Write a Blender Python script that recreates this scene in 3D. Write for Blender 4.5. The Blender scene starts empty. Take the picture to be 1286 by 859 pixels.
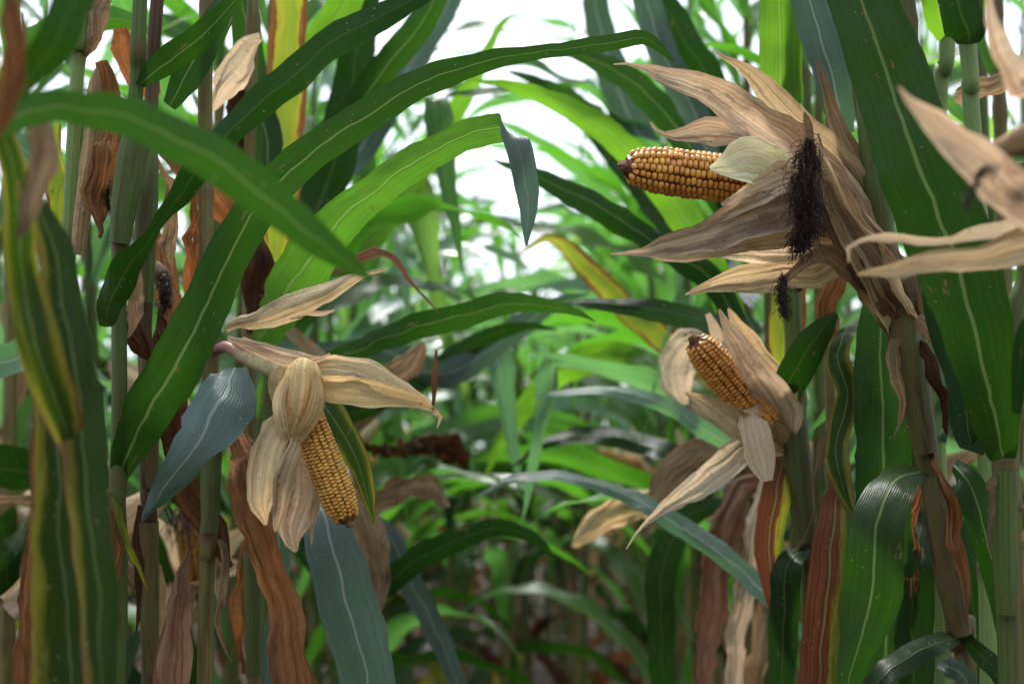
import bpy, math, random
from mathutils import Vector, Matrix, noise
R = math.radians
sc = bpy.context.scene
col = sc.collection

# ------------------------------------------------------------------ camera
CAM = Vector((0.0, 0.0, 1.15)); PITCH = R(3.6); F = 1786.0
cd = bpy.data.cameras.new('camera'); cam = bpy.data.objects.new('camera', cd); col.objects.link(cam)
cam.location = CAM; cam.rotation_euler = (R(90) + PITCH, 0, 0)
cd.sensor_width = 36.0; cd.lens = 36.0 * F / 1286.0
cd.clip_start = 0.05; cd.clip_end = 500
cd.dof.use_dof = True; cd.dof.focus_distance = 1.29; cd.dof.aperture_fstop = 4.8
sc.camera = cam
FWD = Vector((0, math.cos(PITCH), math.sin(PITCH))); RT = Vector((1, 0, 0)); UP = Vector((0, -math.sin(PITCH), math.cos(PITCH)))

# ------------------------------------------------------------------ sky, sun, exposure
w = bpy.data.worlds.new('World'); sc.world = w; w.use_nodes = True
nt = w.node_tree; nt.nodes.clear()
SUN_EL, SUN_ROT = R(60), R(-18)
sky = nt.nodes.new('ShaderNodeTexSky'); sky.sky_type = 'NISHITA'; sky.sun_disc = False
sky.sun_elevation = SUN_EL; sky.sun_rotation = SUN_ROT; sky.dust_density = 4.0; sky.air_density = 1.0
mx = nt.nodes.new('ShaderNodeMix'); mx.data_type = 'RGBA'; mx.inputs[0].default_value = 0.72
mx.inputs[7].default_value = (12.6, 13.6, 15.2, 1)          # an even white cloud deck over the sky
bg = nt.nodes.new('ShaderNodeBackground'); bg.inputs[1].default_value = 0.085
wo = nt.nodes.new('ShaderNodeOutputWorld')
nt.links.new(sky.outputs[0], mx.inputs[6]); nt.links.new(mx.outputs[2], bg.inputs[0]); nt.links.new(bg.outputs[0], wo.inputs[0])
sd = bpy.data.lights.new('sun', 'SUN'); sd.energy = 4.8; sd.angle = R(12); sd.color = (1.0, 0.985, 0.96)
so = bpy.data.objects.new('sun', sd); col.objects.link(so); so.location = (0, 0, 8)
sdir = Vector((math.sin(SUN_ROT) * math.cos(SUN_EL), math.cos(SUN_ROT) * math.cos(SUN_EL), math.sin(SUN_EL)))
so.rotation_euler = sdir.to_track_quat('Z', 'Y').to_euler()
vs = sc.view_settings; vs.view_transform = 'Standard'; vs.look = 'None'; vs.gamma = 1.0; vs.use_curve_mapping = False
vs.exposure = 0.85
sc.cycles.max_bounces = 8; sc.cycles.transmission_bounces = 6; sc.cycles.diffuse_bounces = 4

# ------------------------------------------------------------------ material helpers
class NB:
    def __init__(s, name):
        s.m = bpy.data.materials.new(name); s.m.use_nodes = True; s.t = s.m.node_tree; s.t.nodes.clear()
    def n(s, typ, **k):
        x = s.t.nodes.new(typ)
        for a, b in k.items(): setattr(x, a, b)
        return x
    def put(s, sock, v):
        if isinstance(v, bpy.types.NodeSocket): s.t.links.new(v, sock)
        elif v is not None:
            if isinstance(v, (tuple, list)) and len(v) == 3 and sock.type == 'RGBA': v = (*v, 1)
            sock.default_value = v
    def math(s, op, a, b=None, c=None, clamp=False):
        x = s.n('ShaderNodeMath', operation=op, use_clamp=clamp)
        s.put(x.inputs[0], a); s.put(x.inputs[1], b); s.put(x.inputs[2], c)
        return x.outputs[0]
    def mix(s, f, a, b, mode='MIX'):
        x = s.n('ShaderNodeMix', data_type='RGBA', blend_type=mode)
        s.put(x.inputs[0], f); s.put(x.inputs[6], a); s.put(x.inputs[7], b)
        return x.outputs[2]
    def ramp(s, v, lo, hi, a=0.0, b=1.0):
        x = s.n('ShaderNodeMapRange', interpolation_type='SMOOTHSTEP')
        s.put(x.inputs[0], v); x.inputs[1].default_value = lo; x.inputs[2].default_value = hi
        x.inputs[3].default_value = a; x.inputs[4].default_value = b
        return x.outputs[0]
    def uv(s, name):
        x = s.n('ShaderNodeUVMap', uv_map=name); y = s.n('ShaderNodeSeparateXYZ')
        s.t.links.new(x.outputs[0], y.inputs[0]); return x.outputs[0], y.outputs[0], y.outputs[1]
    def vec(s, x, y, z=0.0):
        c = s.n('ShaderNodeCombineXYZ'); s.put(c.inputs[0], x); s.put(c.inputs[1], y); s.put(c.inputs[2], z); return c.outputs[0]
    def noise(s, v, scale=1.0, detail=3.0, rough=.55):
        x = s.n('ShaderNodeTexNoise'); s.put(x.inputs['Vector'], v); x.inputs['Scale'].default_value = scale
        x.inputs['Detail'].default_value = detail; x.inputs['Roughness'].default_value = rough
        return x.outputs[0]
    def rnd(s):
        return s.n('ShaderNodeObjectInfo').outputs['Random']
    def bump(s, h, strength, dist):
        x = s.n('ShaderNodeBump'); x.inputs['Strength'].default_value = strength; x.inputs['Distance'].default_value = dist
        s.put(x.inputs['Height'], h); return x.outputs[0]
    def finish(s, color, rough=.5, normal=None, transl=0.0, tcol=None, spec=.5, sss=0.0):
        p = s.n('ShaderNodeBsdfPrincipled'); s.put(p.inputs['Base Color'], color); s.put(p.inputs['Roughness'], rough)
        s.put(p.inputs['Specular IOR Level'], spec)
        if normal: s.put(p.inputs['Normal'], normal)
        if sss: p.inputs['Subsurface Weight'].default_value = sss; p.inputs['Subsurface Radius'].default_value = (.006, .003, .001); p.inputs['Subsurface Scale'].default_value = .5
        o = s.n('ShaderNodeOutputMaterial'); out = p.outputs[0]
        if transl:
            t = s.n('ShaderNodeBsdfTranslucent'); s.put(t.inputs[0], tcol if tcol is not None else color)
            if normal: s.put(t.inputs['Normal'], normal)
            m = s.n('ShaderNodeMixShader'); s.put(m.inputs[0], transl)
            s.t.links.new(p.outputs[0], m.inputs[1]); s.t.links.new(t.outputs[0], m.inputs[2]); out = m.outputs[0]
        s.t.links.new(out, o.inputs[0]); return s.m

def leaf_mat(name, upper, under, tcol, edge=None, edge_w=0.0, one_side=0, dead=0.0, rib=(.22, .30, .10), transl=.42, rough=.36, spots=1.0, under_t=None, spec=.2):
    """living maize leaf: parallel veins, pale midrib, dusty specks, margins that yellow or dry off"""
    b = NB(name)
    _, u, v = b.uv('norm'); mv, _m, mvv = b.uv('metric'); mu_ = b.math('MULTIPLY', u, .07)
    rn = b.rnd(); off = b.math('MULTIPLY', rn, 37.0)
    au = b.math('ABSOLUTE', b.math('SUBTRACT', b.math('MULTIPLY', u, 2.0), 1.0))
    geo = b.n('ShaderNodeNewGeometry').outputs['Backfacing']
    c = b.mix(geo, upper, under)
    st = b.noise(b.vec(b.math('MULTIPLY', mu_, 420.0), b.math('MULTIPLY', mvv, 2.5), off), 1.0, 3)
    big = b.noise(b.vec(b.math('MULTIPLY', mu_, 14.0), b.math('MULTIPLY', mvv, 9.0), off), 1.0, 3)
    dark = b.mix(1.0, c, (.55, .60, .50), 'MULTIPLY')
    lite = b.mix(1.0, c, (1.25, 1.18, 1.1), 'MULTIPLY')
    c = b.mix(b.ramp(st, .35, .7), b.mix(.25, c, dark), lite)
    c = b.mix(b.ramp(big, .35, .72, 0, .75), c, dark)
    hv = b.n('ShaderNodeHueSaturation'); b.put(hv.inputs['Color'], c); b.put(hv.inputs['Hue'], b.ramp(rn, 0, 1, .485, .512)); b.put(hv.inputs['Value'], b.ramp(b.math('FRACT', b.math('MULTIPLY', rn, 7.3)), 0, 1, .75, 1.25))
    c = hv.outputs[0]
    tcb = b.mix(geo, tcol, under_t) if under_t is not None else b.mix(0.0, tcol, tcol)
    tc = b.mix(b.ramp(st, .3, .7), b.mix(1.0, tcb, (.8, .82, .75), 'MULTIPLY'), tcb)
    # veins
    wv = b.math('SINE', b.math('MULTIPLY', mu_, 2 * math.pi / .0034))
    c = b.mix(b.ramp(wv, .2, 1, 0, .22), c, b.mix(1.0, c, (1.35, 1.3, 1.2), 'MULTIPLY'))
    tc = b.mix(b.ramp(wv, .2, 1, 0, .35), tc, b.mix(1.0, tc, (.6, .65, .6), 'MULTIPLY'))
    if edge is not None:
        side = b.math('SUBTRACT', b.math('MULTIPLY', u, 2.0), 1.0)
        if one_side: m0 = b.math('MULTIPLY', side, float(one_side))
        else: m0 = au
        wob = b.noise(b.vec(b.math('MULTIPLY', u, 3.0), b.math('MULTIPLY', mvv, 11.0), off), 1.0, 5, .65)
        m = b.math('ADD', m0, b.math('MULTIPLY', b.math('SUBTRACT', wob, .5), 1.5))
        m = b.math('ADD', m, b.math('MULTIPLY', b.ramp(v, .55, 1.0), dead))
        yel = b.ramp(m, 1.0 - edge_w - .38, 1.0 - edge_w + .05)
        br = b.ramp(m, 1.0 - edge_w - .02, 1.0 - edge_w + .18)
        st2 = b.mix(b.ramp(st, .3, .7), edge, b.mix(1.0, edge, (.5, .45, .4), 'MULTIPLY'))
        c = b.mix(b.math('MULTIPLY', yel, .85), c, (.17, .155, .022)); c = b.mix(br, c, st2)
        tc = b.mix(b.math('MULTIPLY', yel, .85), tc, (.50, .46, .04)); tc = b.mix(br, tc, st2)
    ribm = b.ramp(b.math('ADD', au, b.math('MULTIPLY', v, .035)), .045, .09, 1, 0)
    c = b.mix(b.math('MULTIPLY', ribm, .5 if rib[0] < .4 else .8), c, rib); tc = b.mix(b.math('MULTIPLY', ribm, .4), tc, b.mix(1.0, rib, (1.3, 1.3, 1.1), 'MULTIPLY'))
    # pollen specks and small scars
    vo = b.n('ShaderNodeTexVoronoi'); b.put(vo.inputs['Vector'], mv); vo.inputs['Scale'].default_value = 150
    gate = b.ramp(b.noise(mv, 22, 2), .47, .62)
    sp = b.math('MULTIPLY', b.ramp(vo.outputs['Distance'], .05, .13, 1, 0), gate)
    c = b.mix(b.math('MULTIPLY', sp, .7 * spots), c, (.5, .52, .4))
    vo2 = b.n('ShaderNodeTexVoronoi'); b.put(vo2.inputs['Vector'], mv); vo2.inputs['Scale'].default_value = 42
    sc2 = b.math('MULTIPLY', b.ramp(vo2.outputs['Distance'], .06, .16, 1, 0), b.ramp(b.noise(mv, 9, 2), .55, .63))
    c = b.mix(b.math('MULTIPLY', sc2, .8), c, (.12, .07, .03)); tc = b.mix(b.math('MULTIPLY', sc2, .8), tc, (.12, .07, .03))
    les = b.math('MULTIPLY', b.ramp(b.noise(b.vec(b.math('MULTIPLY', u, 4.5), b.math('MULTIPLY', mvv, 26.0), off), 1.0, 5, .65), .655, .70), spots)
    c = b.mix(b.math('MULTIPLY', les, .75), c, (.20, .13, .06)); tc = b.mix(b.math('MULTIPLY', les, .75), tc, (.25, .14, .05))
    h = b.math('ADD', b.math('MULTIPLY', wv, .16), b.math('MULTIPLY', b.noise(b.vec(b.math('MULTIPLY', mu_, 60.0), b.math('MULTIPLY', mvv, 22.0), off), 1.0, 3), 2.2))
    h = b.math('ADD', h, b.math('MULTIPLY', ribm, -1.2))
    nrm = b.bump(h, .55, .0012)
    ro = b.ramp(big, .3, .7, rough - .06, rough + .14)
    return b.finish(c, ro, nrm, transl, tc, spec)

def dry_mat(name, c1, c2, c3, transl=.3, vein=.0028, blotch=.5, tip=.0, rough=.7, hi=(1.3, 1.27, 1.2)):
    """papery dead leaf or husk: fine parallel veins, blotches and weathered ends"""
    b = NB(name)
    _, u, v = b.uv('norm'); mv, _m, mvv = b.uv('metric'); mu_ = b.math('MULTIPLY', u, .052)
    rn = b.rnd(); off = b.math('MULTIPLY', rn, 53.0)
    st = b.noise(b.vec(b.math('MULTIPLY', mu_, 520.0), b.math('MULTIPLY', mvv, 2.2), off), 1.0, 4)
    st2 = b.noise(b.vec(b.math('MULTIPLY', mu_, 130.0), b.math('MULTIPLY', mvv, 3.5), off), 1.0, 4)
    big = b.noise(b.vec(b.math('MULTIPLY', mu_, 35.0), b.math('MULTIPLY', mvv, 18.0), off), 1.0, 5, .62)
    c = b.mix(b.ramp(st2, .34, .66), c1, c2)
    c = b.mix(b.ramp(st, .36, .62), b.mix(1.0, c, (.86, .82, .76), 'MULTIPLY'), b.mix(1.0, c, hi, 'MULTIPLY'))
    c = b.mix(b.math('MULTIPLY', b.ramp(big, .48, .66), blotch), c, c3)
    c = b.mix(b.ramp(b.noise(b.vec(b.math('MULTIPLY', mu_, 170.0), b.math('MULTIPLY', mvv, 6.0), b.math('ADD', off, 9.0)), 1.0, 4), .54, .66, 0, .35), c, c3)
    wv = b.math('SINE', b.math('ADD', b.math('MULTIPLY', mu_, 2 * math.pi / vein), b.math('MULTIPLY', st2, 1.2)))
    c = b.mix(b.math('MULTIPLY', b.ramp(wv, .1, 1, 0, .35), b.ramp(st, .45, .6)), c, b.mix(1.0, c, (.55, .44, .38), 'MULTIPLY'))
    if tip: c = b.mix(b.math('MULTIPLY', b.ramp(v, .72, 1.0), tip), c, (.10, .06, .045))
    fr = b.ramp(b.noise(mv, 260, 3), .62, .70, 0, .7)          # mould freckles
    c = b.mix(b.math('MULTIPLY', fr, b.ramp(big, .42, .6)), c, (.07, .045, .035))
    hv = b.n('ShaderNodeHueSaturation'); b.put(hv.inputs['Color'], c); b.put(hv.inputs['Value'], b.ramp(b.math('FRACT', b.math('MULTIPLY', rn, 5.7)), 0, 1, .8, 1.18)); c = hv.outputs[0]
    h = b.math('ADD', b.math('MULTIPLY', st, 1.2), b.math('MULTIPLY', b.noise(mv, 120, 4, .65), 2.6)); h = b.math('ADD', h, b.math('MULTIPLY', big, 2.0))
    return b.finish(c, rough, b.bump(h, .8, .0014), transl, b.mix(1.0, c, (1.25, 1.05, .85), 'MULTIPLY'), .08)

def stalk_mat(name, c1, c2, blot, amt=.5, rough=.5):
    b = NB(name)
    _, u, v = b.uv('norm'); mv, mu_, mvv = b.uv('metric'); off = b.math('MULTIPLY', b.rnd(), 41.0)
    st = b.noise(b.vec(b.math('MULTIPLY', mu_, 380.0), b.math('MULTIPLY', mvv, 5.0), off), 1.0, 4)
    st2 = b.noise(b.vec(b.math('MULTIPLY', mu_, 70.0), b.math('MULTIPLY', mvv, 9.0), off), 1.0, 4, .6)
    c = b.mix(b.ramp(st, .32, .68), c1, c2)
    c = b.mix(b.math('MULTIPLY', b.ramp(st2, .46, .62), amt), c, blot)
    at = b.n('ShaderNodeAttribute', attribute_name='node').outputs['Fac']
    c = b.mix(b.math('MULTIPLY', at, .85), c, (.13, .075, .04))
    dots = b.ramp(b.noise(mv, 330, 2), .66, .72, 0, .7); c = b.mix(dots, c, (.05, .035, .025))
    h = b.math('ADD', st, b.math('MULTIPLY', b.math('SINE', b.math('MULTIPLY', mu_, 2 * math.pi / .0025)), .25))
    return b.finish(c, rough, b.bump(h, .6, .001), 0, None, .18)

M = {}
G_UP, G_UN, G_T = (0.0135, 0.040, 0.0085), (0.0135, 0.040, 0.006), (0.046, 0.155, 0.010)
M['leaf'] = leaf_mat('maize_leaf_green', G_UP, G_UN, G_T, transl=.30)
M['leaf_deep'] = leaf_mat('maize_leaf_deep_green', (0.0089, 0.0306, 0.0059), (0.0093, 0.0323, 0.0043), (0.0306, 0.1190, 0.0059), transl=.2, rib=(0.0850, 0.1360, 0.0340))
M['leaf_bright'] = leaf_mat('maize_leaf_bright_green', (0.0440, 0.1040, 0.0144), (0.0440, 0.1040, 0.0096), (0.21, 0.48, 0.0240), transl=.5, spots=.4)
M['leaf_blue'] = leaf_mat('maize_leaf_glaucous_sheen', (0.0808, 0.1190, 0.1232), (0.0850, 0.1258, 0.1318), (0.0952, 0.2040, 0.0816), transl=.2, rib=(0.3570, 0.4080, 0.3570), rough=.4)  # glaucous grey blue, with reflected sky sheen put into the colour
M['leaf_turn'] = leaf_mat('maize_leaf_green_above_grey_below', (0.0400, 0.0960, 0.0144), (0.150, 0.205, 0.21), (0.13, 0.35, 0.024), transl=.38, under_t=(0.0640, 0.1280, 0.0800), spots=.5)
M['leaf_yellow'] = leaf_mat('maize_leaf_yellowing', (0.0179, 0.0403, 0.0081), (0.0157, 0.0403, 0.0062), (0.0806, 0.1702, 0.0112), edge=(.20, .095, .045), edge_w=.06, dead=.35, transl=.3)
M['leaf_side'] = leaf_mat('maize_leaf_one_margin_dry', (0.0168, 0.0378, 0.0105), (0.0168, 0.0420, 0.0076), (0.0546, 0.1386, 0.0126), edge=(.26, .15, .07), edge_w=.26, one_side=1, dead=0, transl=.16)
M['leaf_side_b'] = leaf_mat('maize_leaf_red_and_yellow', (0.0300, 0.0720, 0.0150), (0.0420, 0.0840, 0.0120), (0.1800, 0.2700, 0.0240), edge=(.21, .065, .028), edge_w=1.55, one_side=1, dead=0, transl=.3)
M['leaf_side_c'] = leaf_mat('maize_leaf_left_margin_red', (0.0144, 0.0324, 0.0065), (0.0126, 0.0324, 0.0050), (0.0576, 0.1296, 0.0072), edge=(.22, .085, .055), edge_w=.2, one_side=1, transl=.16, rib=(.12, .17, .08))
M['leaf_gold'] = leaf_mat('maize_leaf_gold_margin', (0.0720, 0.1360, 0.0160), (0.1280, 0.1760, 0.0160), (0.3600, 0.4400, 0.0320), edge=(.24, .10, .03), edge_w=.3, dead=.2, transl=.5)
M['field_a'] = leaf_mat('field_leaf_green', (.040, .105, .022), (.040, .105, .012), (.13, .37, .06), transl=.5, rough=.32, spots=.3, spec=.5)  # field greens lightened to stand for the stronger light down the gap
M['field_b'] = leaf_mat('field_leaf_yellow_green', (.080, .16, .02), (.085, .16, .015), (.26, .50, .08), transl=.55, rough=.34, spots=.3, spec=.5)
M['field_c'] = leaf_mat('field_leaf_grey_green', (.12, .19, .165), (.10, .18, .14), (.20, .50, .12), transl=.35, rough=.28, rib=(.42, .48, .42), spots=.3, spec=.5)
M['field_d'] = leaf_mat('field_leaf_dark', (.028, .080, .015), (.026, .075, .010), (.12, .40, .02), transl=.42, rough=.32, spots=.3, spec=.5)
M['husk'] = dry_mat('husk_tan', (.46, .37, .24), (.63, .54, .38), (.20, .13, .085), .38, blotch=.45)
M['husk_gold'] = dry_mat('husk_straw', (.56, .44, .22), (.70, .59, .36), (.36, .25, .12), .36, blotch=.25, vein=.0036)
M['husk_pink'] = dry_mat('husk_rosy', (.42, .33, .25), (.62, .53, .43), (.16, .095, .08), .38, blotch=.6)  # purple brown blotches, strengthened to stand for dark shadows
M['husk_pale'] = dry_mat('husk_pale', (.62, .52, .42), (.70, .63, .52), (.42, .40, .26), .4, blotch=.4)
M['husk_green'] = dry_mat('husk_greenish_white', (.50, .56, .40), (.62, .66, .50), (.30, .36, .22), .45, blotch=.4)
M['dry_brown'] = dry_mat('dry_leaf_brown', (.20, .085, .035), (.29, .145, .065), (.07, .032, .018), .25, blotch=.6, tip=.3)
M['dry_rust'] = dry_mat('dry_leaf_rust', (.30, .115, .042), (.38, .17, .07), (.12, .05, .03), .4, blotch=.45)
M['dry_dark'] = dry_mat('dry_leaf_dark', (.055, .024, .014), (.10, .045, .022), (.02, .011, .008), .18, blotch=.6)
M['dry_red'] = dry_mat('dry_leaf_dusky_red', (0.1600, 0.0760, 0.0520), (0.2640, 0.1600, 0.1120), (0.0720, 0.0360, 0.0280), .2, blotch=.3)
M['dry_tan'] = dry_mat('dry_leaf_tan', (0.2340, 0.1677, 0.1053), (0.3276, 0.2496, 0.1716), (0.1092, 0.0663, 0.0429), .3, blotch=.5)
M['stalk'] = stalk_mat('stalk_green', (0.0553, 0.0910, 0.0228), (0.0910, 0.1300, 0.0390), (0.0910, 0.0520, 0.0260), .45)
M['stalk_light'] = stalk_mat('stalk_light_green', (0.1360, 0.2240, 0.0720), (0.1920, 0.2880, 0.1040), (0.2080, 0.2240, 0.0960), .3)
M['stalk_tan'] = stalk_mat('stalk_straw', (0.1365, 0.1170, 0.0358), (0.1820, 0.1560, 0.0585), (0.0650, 0.0423, 0.0195), .6)
M['stalk_brown'] = stalk_mat('stalk_brown', (0.0680, 0.0400, 0.0240), (0.1120, 0.0720, 0.0400), (0.0280, 0.0160, 0.0112), .6, .6)
M['sheath_dry'] = dry_mat('sheath_dry', (.22, .14, .075), (.36, .26, .15), (.07, .038, .025), .1, blotch=.6)
M['sheath_green'] = stalk_mat('sheath_green', (0.0595, 0.0910, 0.0280), (0.0980, 0.1330, 0.0455), (0.0840, 0.0420, 0.0280), .65)
M['sheath_mixed'] = stalk_mat('sheath_purple_brown', (.125, .07, .036), (.075, .10, .028), (.040, .016, .013), .85)
M['sheath_brown'] = dry_mat('sheath_brown', (.13, .075, .042), (.25, .17, .10), (.045, .022, .016), .1, blotch=.6)

def silk_mat():
    b = NB('silk_dark'); c = b.mix(b.noise(b.n('ShaderNodeTexCoord').outputs['Object'], 180, 3), (.010, .005, .004), (.045, .018, .013))
    return b.finish(c, .6, None, 0, None, .3)
M['silk'] = silk_mat()
M['tip'] = dry_mat('withered_tip', (.16, .09, .05), (.24, .15, .09), (.05, .025, .018), .05)
def shank_mat():
    b = NB('shank'); _, u, v = b.uv('norm'); mv, a, d = b.uv('metric')
    c = b.mix(b.ramp(v, .15, .7), (.30, .07, .09), (.42, .38, .20))
    c = b.mix(b.ramp(b.noise(mv, 90, 4), .45, .6, 0, .6), c, (.25, .15, .09))
    return b.finish(c, .5, b.bump(b.noise(mv, 200, 3), .4, .001))
M['shank'] = shank_mat()
def kernel_mat(name, ca, cb, cc):
    b = NB(name)
    r = b.n('ShaderNodeAttribute', attribute_name='kr').outputs['Fac']; h = b.n('ShaderNodeAttribute', attribute_name='kh').outputs['Fac']
    c = b.mix(1.0, b.mix(b.ramp(b.noise(b.n('ShaderNodeTexCoord').outputs['Object'], 60, 3), .4, .62, 0, .55), b.mix(r, ca, cb), b.mix(1.0, ca, (.75, .55, .5), 'MULTIPLY')), (.86, .82, .76), 'MULTIPLY')
    c = b.mix(b.ramp(h, .90, 1.0, 0, .35), c, cc)
    c = b.mix(b.ramp(h, .1, .5, 1, 0), c, (.14, .035, .012))
    c = b.mix(b.ramp(b.noise(b.n('ShaderNodeTexCoord').outputs['Object'], 300, 3), .5, .7, 0, .35), c, b.mix(1.0, c, (.6, .45, .35), 'MULTIPLY'))
    nrm = b.bump(b.noise(b.n('ShaderNodeTexCoord').outputs['Object'], 700, 3), .35, .0006)
    return b.finish(c, .36, nrm, 0, None, .5, sss=.12)
M['kernel'] = kernel_mat('kernels_amber', (.62, .26, .03), (.79, .42, .07), (.88, .60, .26))
M['kernel_yellow'] = kernel_mat('kernels_yellow', (.56, .29, .035), (.70, .42, .075), (.80, .60, .26))
def soil():
    b = NB('soil_litter'); p = b.n('ShaderNodeTexCoord').outputs['Object']
    c = b.mix(b.noise(p, 6, 6, .7), (.02, .014, .009), (.07, .048, .03)); c = b.mix(b.ramp(b.noise(p, 45, 5), .52, .62), c, (.12, .08, .045))
    return b.finish(c, .95, b.bump(b.noise(p, 30, 6, .7), 1.0, .03))
M['soil'] = soil()

# ------------------------------------------------------------------ object helpers
def tag(o, label=None, cat=None, group=None, kind=None):
    if label: o['label'] = label
    if cat: o['category'] = cat
    if group: o['group'] = group
    if kind: o['kind'] = kind
    return o
def mesh_obj(name, V, Fc, mat, parent=None, origin=None, uvs=None, attrs=None, smooth=True):
    o0 = origin if origin is not None else Vector((0, 0, 0))
    me = bpy.data.meshes.new(name); me.from_pydata([tuple(Vector(v) - o0) for v in V], [], Fc)
    if smooth: me.polygons.foreach_set('use_smooth', [True] * len(me.polygons))
    if uvs:
        lv = [l.vertex_index for l in me.loops]
        for nm, data in uvs.items():
            ul = me.uv_layers.new(name=nm); flat = []
            for i in lv: flat.extend(data[i])
            ul.data.foreach_set('uv', flat)
    if attrs:
        for nm, data in attrs.items():
            a = me.attributes.new(nm, 'FLOAT', 'POINT'); a.data.foreach_set('value', data)
    me.materials.append(mat); me.update()
    o = bpy.data.objects.new(name, me); col.objects.link(o)
    if parent is not None: o.parent = parent
    return o
def empty(name, loc):
    o = bpy.data.objects.new(name, None); col.objects.link(o); o.location = loc; o.empty_display_size = .1; return o
def at(px, py, D):
    return CAM + RT * ((px - 643) / F * D) + UP * (-(py - 429.5) / F * D) + FWD * D
def catmull(P, n):
    """P: list of tuples (any length); returns n samples, even in control spacing by 3D length of first 3 entries"""
    k = len(P); P = [tuple(P[0][j] * 2 - P[1][j] for j in range(len(P[0])))] + list(P) + [tuple(P[-1][j] * 2 - P[-2][j] for j in range(len(P[0])))]
    L = [0.0]
    for i in range(1, k): L.append(L[-1] + max(1e-6, math.dist(P[i][:3], P[i + 1][:3])))
    out = []
    for s in range(n):
        d = L[-1] * s / (n - 1); i = 0
        while i < k - 2 and L[i + 1] < d: i += 1
        t = (d - L[i]) / (L[i + 1] - L[i]); a, b, c, e = P[i], P[i + 1], P[i + 2], P[i + 3]
        out.append(tuple(.5 * (2 * b[j] + (c[j] - a[j]) * t + (2 * a[j] - 5 * b[j] + 4 * c[j] - e[j]) * t * t + (3 * b[j] - a[j] - 3 * c[j] + e[j]) * t ** 3) for j in range(len(b))))
    return out, L[-1]

def ribbon_mesh(C, S, W, rnd, K=8, pleat=0.0, fold=.18, cup=0.0, wave=0.0, wfreq=9.0, ragged=0.0, crump=0.0, flip=False, curl=0.0):
    """C centres, S side unit vectors, W widths (m)"""
    n = len(C); V = []; nu = []; mu = []; L = 0.0; ph1, ph2 = rnd.uniform(0, 6), rnd.uniform(0, 6); sd = Vector((rnd.uniform(-50, 50), rnd.uniform(-50, 50), rnd.uniform(-50, 50)))
    for i in range(n):
        T = (C[min(i + 1, n - 1)] - C[max(i - 1, 0)]).normalized()
        N = T.cross(S[i]).normalized(); Sd = N.cross(T).normalized()
        if i: L += (C[i] - C[i - 1]).length
        v = i / (n - 1)
        for k in range(K + 1):
            u = -1 + 2 * k / K; h = W[i] * .5
            g = 1.0
            if ragged and abs(u) > .6: g += ragged * noise.noise(sd + Vector((u * 3, L * 60, 0))) * 1.2
            ph = ph1 if u < 0 else ph2
            wv = wave * h * (abs(u) ** 1.7) * math.sin(wfreq * L * 6.283 + ph) * (1.0 if i > 1 else .3)
            a = u * g * h
            if curl:
                ang = u * curl; rr = h / curl; x = rr * math.sin(ang) * g; z = rr * (1 - math.cos(ang))
            else: x = a; z = 0
            z += fold * h * abs(u) + cup * h * u * u + wv
            p = C[i] + Sd * x + N * z
            if pleat: p = p + N * (pleat * h * (noise.noise(sd + Vector((u * 4.5, L * 9, 0))) + .5 * noise.noise(sd + Vector((u * 11, L * 14, 5)))))
            if crump: p = p + noise.noise_vector(sd + p * 28) * crump + noise.noise_vector(sd + p * 95) * crump * .35
            V.append(p); nu.append((k / K, v)); mu.append((u * h + .5, L))
    Fc = []
    for i in range(n - 1):
        for k in range(K):
            a = i * (K + 1) + k; q = (a, a + 1, a + K + 2, a + K + 1)
            Fc.append(q[::-1] if flip else q)
    return V, Fc, {'norm': nu, 'metric': mu}

def tube_mesh(C, Rd, sides=14, node=None, oval=1.0, rough=0.0, cap=True, squash=None):
    n = len(C); V = []; nu = []; mu = []; L = 0; T0 = (C[1] - C[0]).normalized()
    X = T0.cross(Vector((.3, 1, .1))).normalized()
    at_ = []
    for i in range(n):
        T = (C[min(i + 1, n - 1)] - C[max(i - 1, 0)]).normalized(); X = (X - T * X.dot(T)).normalized(); Y = T.cross(X)
        if i: L += (C[i] - C[i - 1]).length
        for k in range(sides + 1):
            a = 6.28318 * k / sides; r = Rd[i]
            if rough: r *= 1 + rough * noise.noise(Vector((math.cos(a) * 2, math.sin(a) * 2, L * 30)))
            V.append(C[i] + X * math.cos(a) * r * oval + Y * math.sin(a) * r)
            nu.append((k / sides, i / (n - 1))); mu.append((k / sides * 6.283 * Rd[n // 2], L)); at_.append(node[i] if node else 0.0)
    Fc = [(i * (sides + 1) + k, i * (sides + 1) + k + 1, (i + 1) * (sides + 1) + k + 1, (i + 1) * (sides + 1) + k) for i in range(n - 1) for k in range(sides)]
    if cap: Fc.append([(n - 1) * (sides + 1) + k for k in range(sides)]); Fc.append([k for k in range(sides)][::-1])
    return V, Fc, {'norm': nu, 'metric': mu}, {'node': at_}

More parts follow.
